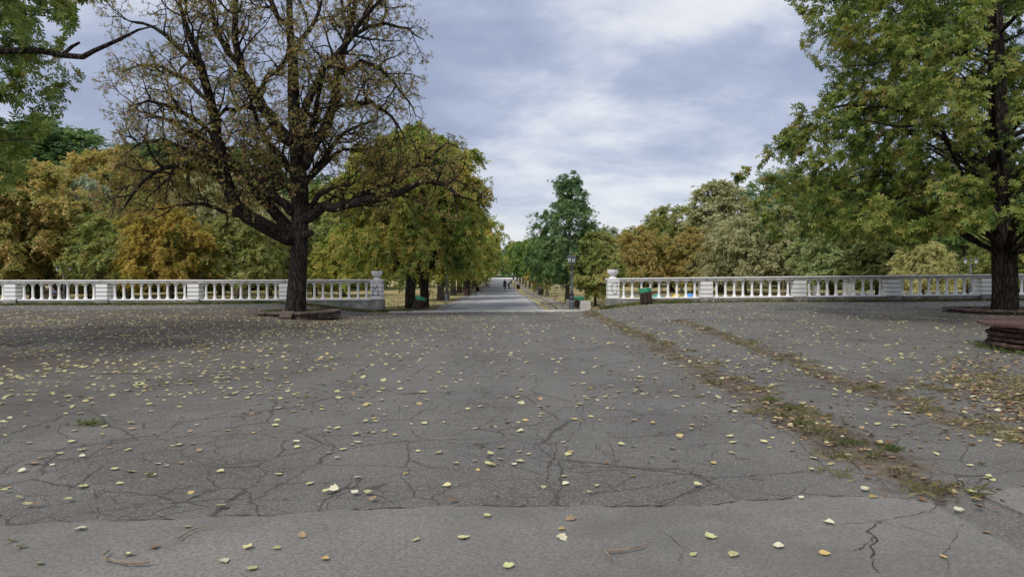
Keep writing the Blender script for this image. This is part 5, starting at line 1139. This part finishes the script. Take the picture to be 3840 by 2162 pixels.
# brown litter on the soil strips, round the ring and along the plinths
qx, qy = [], []
for k in range(3200):
    y = 4.8 + 32 * R.random() ** 1.6; s = R.random()
    if s < .45: x = 3.0 + .026 * y + R.normal(0, .33)
    elif s < .75: y = min(y + 1.5, 25); x = 4.35 + .068 * y + R.normal(0, .33)
    else: y = R.uniform(6.6, 11); x = 4.2 + .26 * y + R.normal(0, .5)
    if s < .75 and math.sin(y * 1.9) + math.sin(y * .83 + 1) < -.2 and random.random() < .8: continue
    qx.append(x); qy.append(y)
for k in range(1100):
    y = R.uniform(7.2, 13); qx.append(.52 * y + 1.3 + abs(R.normal(0, 1.1))); qy.append(y + R.normal(0, .3))
for k in range(700):
    a = R.random() * 6.28; r = 2.1 + abs(R.normal(0, .45)); qx.append(-9.7 + r * math.cos(a)); qy.append(31 + r * math.sin(a))
for k in range(900): qx.append(R.uniform(-34, -8)); qy.append(37.55 - abs(R.normal(0, .35)))
for k in range(1400): qx.append(R.uniform(4, 34)); qy.append(36.8 - abs(R.normal(0, .5)))
for k in range(700): qx.append(R.normal(14, 6)); qy.append(R.normal(27, 3.5))
for k in range(900): qx.append(R.normal(-12, 5)); qy.append(R.normal(24, 5))
qx, qy = np.array(qx), np.array(qy); kp = (np.hypot(qx + 9.7, qy - 31) > 2.05) & (np.hypot(qx - 11.95, qy - 14.0) > 2.1); lay(qx[kp], qy[kp], .02, .075, LM['litter'], 'leaf_litter', dz=.010, tilt=.3)
gx = np.concatenate([R.normal(-5.8, .9, 500), R.normal(-7, 2.0, 400) + 0]); gy = np.concatenate([R.uniform(39, 100, 500), R.normal(60, 14, 400)])
# grass blades
def blades(x, y, z, hmin, hmax, w, mat, name, lean=.5, parent=None):
    m = len(x); h = R.uniform(hmin, hmax, m); a = R.random(m) * 6.28; le = R.normal(0, lean, (m, 2)) * h[:, None]; dx, dy = np.cos(a) * w / 2, np.sin(a) * w / 2
    V = np.stack([np.stack([x - dx, y - dy, z], 1), np.stack([x + dx, y + dy, z], 1), np.stack([x + dx * .7 + le[:, 0] * .35, y + dy * .7 + le[:, 1] * .35, z + h * .6], 1), np.stack([x + le[:, 0], y + le[:, 1], z + h * (1 - .25 * np.minimum(1, np.hypot(le[:, 0], le[:, 1]) / h))], 1)], 1).reshape(-1, 3)
    Fq = np.array([[0, 1, 2, 3]]) + (np.arange(m) * 4)[:, None]; o = ob(name, mesh_np(name, V, [Fq]), mat, parent); tag(o, kind='stuff'); return o
def tufts(cs, n, spread):
    X, Y = [], []
    for (x, y, s) in cs: m = int(n * s); X.append(R.normal(x, spread * s, m)); Y.append(R.normal(y, spread * s, m))
    return np.concatenate(X), np.concatenate(Y)
cs = []
for k in range(70):
    y = 5 + 31 * R.random() ** 1.4; cs.append((3.0 + .026 * y + R.normal(0, .22), y, R.uniform(.5, 1.2)))
for k in range(48):
    y = 6.6 + 18 * R.random() ** 1.2; cs.append((4.35 + .068 * y + R.normal(0, .22), y, R.uniform(.5, 1.2)))
for k in range(24): y = R.uniform(6.8, 11); cs.append((4.2 + .26 * y + R.normal(0, .4), y, R.uniform(.5, 1.1)))
gxx, gyy = tufts(cs, 38, .08); sel = R.random(len(gxx)) < .45
sel &= R.random(len(gxx)) < .6
blades(gxx[sel], gyy[sel], zt(gxx[sel], gyy[sel]), .02, .075, .005, LM['weed'], 'weeds', .7); blades(gxx[~sel], gyy[~sel], zt(gxx[~sel], gyy[~sel]), .02, .09, .004, LM['dry_grass'], 'dry_grass', .9)
px1, py1 = tufts([(3.35, 8.3, 1.3), (3.2, 6.55, 1.1), (3.3, 8.9, 1.0), (3.45, 6.3, .8), (3.1, 7.4, .8)], 100, .07); blades(px1, py1, zt(px1, py1), .02, .065, .004, LM['weed'], 'weeds', .6)
X1 = np.concatenate([R.uniform(-36, -7.2, 9000), R.uniform(4.6, 9.5, 4200), R.uniform(8, 34, 2500), R.uniform(-7.2, -5.4, 1500)]); Y1 = np.concatenate([37.72 - np.abs(R.normal(0, .16, 9000)) * (1 + .8 * np.sin(R.random(9000) * 6)), 36.85 - np.abs(R.normal(0, .30, 4200)), 36.92 - np.abs(R.normal(0, .10, 2500)), 36.9 - R.random(1500) * .7 + 1.0])
blades(X1, Y1, np.where((X1 > GX0) & (X1 < GX1) & (Y1 > GY), zl(X1, Y1), zt(X1, Y1)), .06, .20, .016, LM['weed'], 'verge_grass', .5)
a_ = R.random(900) * 6.28; r_ = 1.1 + .5 * R.random(900) ** .5; blades(-9.7 + r_ * np.cos(a_), 31 + r_ * np.sin(a_), np.full(900, ground(-9.7, 31) + .1), .08, .22, .016, LM['weed'], 'weeds', .5)
a_ = R.uniform(2.4, 5.0, 220); r_ = 2.05 + np.abs(R.normal(0, .08, 220)); blades(11.95 + r_ * np.cos(a_), 14.0 + r_ * np.sin(a_), zt(11.95 + r_ * np.cos(a_), 14.0 + r_ * np.sin(a_)), .05, .16, .010, LM['weed'], 'weeds', .6)
n = 42000; by = 38.6 + 55 * R.random(n) ** 1.5; bx = (R.random(n) - .5) * 2 * (.8 * by); k_ = np.abs(bx - ALX(by)) > 3.4; bx, by = bx[k_], by[k_]; g_ = np.sin(bx * .6 + 2) * np.sin(by * .35) + R.normal(0, .5, len(bx)) > .65
blades(bx[~g_], by[~g_], zl(bx[~g_], by[~g_]), .04, .13, .045, LM['dry_grass'], 'lawn_grass', .8); blades(bx[g_], by[g_], zl(bx[g_], by[g_]), .04, .12, .045, LM['weed'], 'lawn_grass', .7)
# sticks and a wilted sprig
def stick(pix, r, lab, fork=None, z=.035):
    def gp(q): w = ray(*q); Y = EYE / -w.z; return Vector((w.x * Y, Y, float(zt(w.x * Y, Y)) + z + r))
    P = [gp(q) for q in pix]; c = P[0].copy(); Q = []
    for i in range(len(P) - 1):
        for s in range(3): Q.append(P[i].lerp(P[i + 1], s / 3) + Vector((R.normal(0, .004), R.normal(0, .004), abs(R.normal(0, .003)))))
    Q.append(P[-1]); mb = MB().tube([q - c for q in Q], [r * (1 - .5 * k / (len(Q) - 1)) for k in range(len(Q))], 6)
    if fork: f = [gp(q) for q in fork]; mb.tube([q - c for q in f], [r * .7, r * .6, r * .3][:len(f)], 5)
    tag(mb.build('stick', M['stick'], None, True, loc=c), lab, 'stick', 'sticks lying on the asphalt')
stick([(555, 2138), (470, 2140), (405, 2128), (383, 2112), (410, 2090)], .008, 'curved pale stick at the bottom left of the foreground'); stick([(665, 2045), (700, 2022), (745, 2002), (790, 1996)], .006, 'thin slanting stick on the light patch at left'); stick([(2268, 2092), (2340, 2088), (2400, 2075), (2430, 2066)], .008, 'forked pale stick at the bottom right of the middle', [(2268, 2092), (2285, 2110), (2292, 2130)])
stick([(860, 1570), (930, 1566), (985, 1548)], .006, 'thin pale twig beside the long crack', z=.012); stick([(345, 1848), (352, 1868), (400, 1838)], .007, 'small dark bent twig at left on the cracked asphalt', z=.012); stick([(1340, 1226), (1390, 1228), (1440, 1224)], .02, 'dark stick lying in front of the left pillar', z=.02)
sg = hit(330, 1595); P = np.array([(R.normal(0, .09), R.normal(0, .04), abs(R.normal(0, .03)) + .01) for k in range(60)]); V, Fq = leaves(P, R.normal(0, 1, P.shape), np.array([0, 0, 1.]) + R.normal(0, .5, P.shape), R.uniform(.02, .045, 60), T_TRI); r = empty('sprig', sg); tag(r, 'small green leafy sprig lying on the asphalt at left', 'sprig'); ob('leaf_cluster', mesh_np('leaf_cluster', V, [Fq]), LM['weed'], r); MB().tube([(-.16, -.02, .01), (0, 0, .02), (.12, .02, .02)], [.004, .004, .002], 5).build('stem', M['stick'], r)
sc_objs = len(bpy.data.objects); print('objects', sc_objs, 'tris', sum(len(m.loops) - 2 * len(m.polygons) for m in bpy.data.meshes))
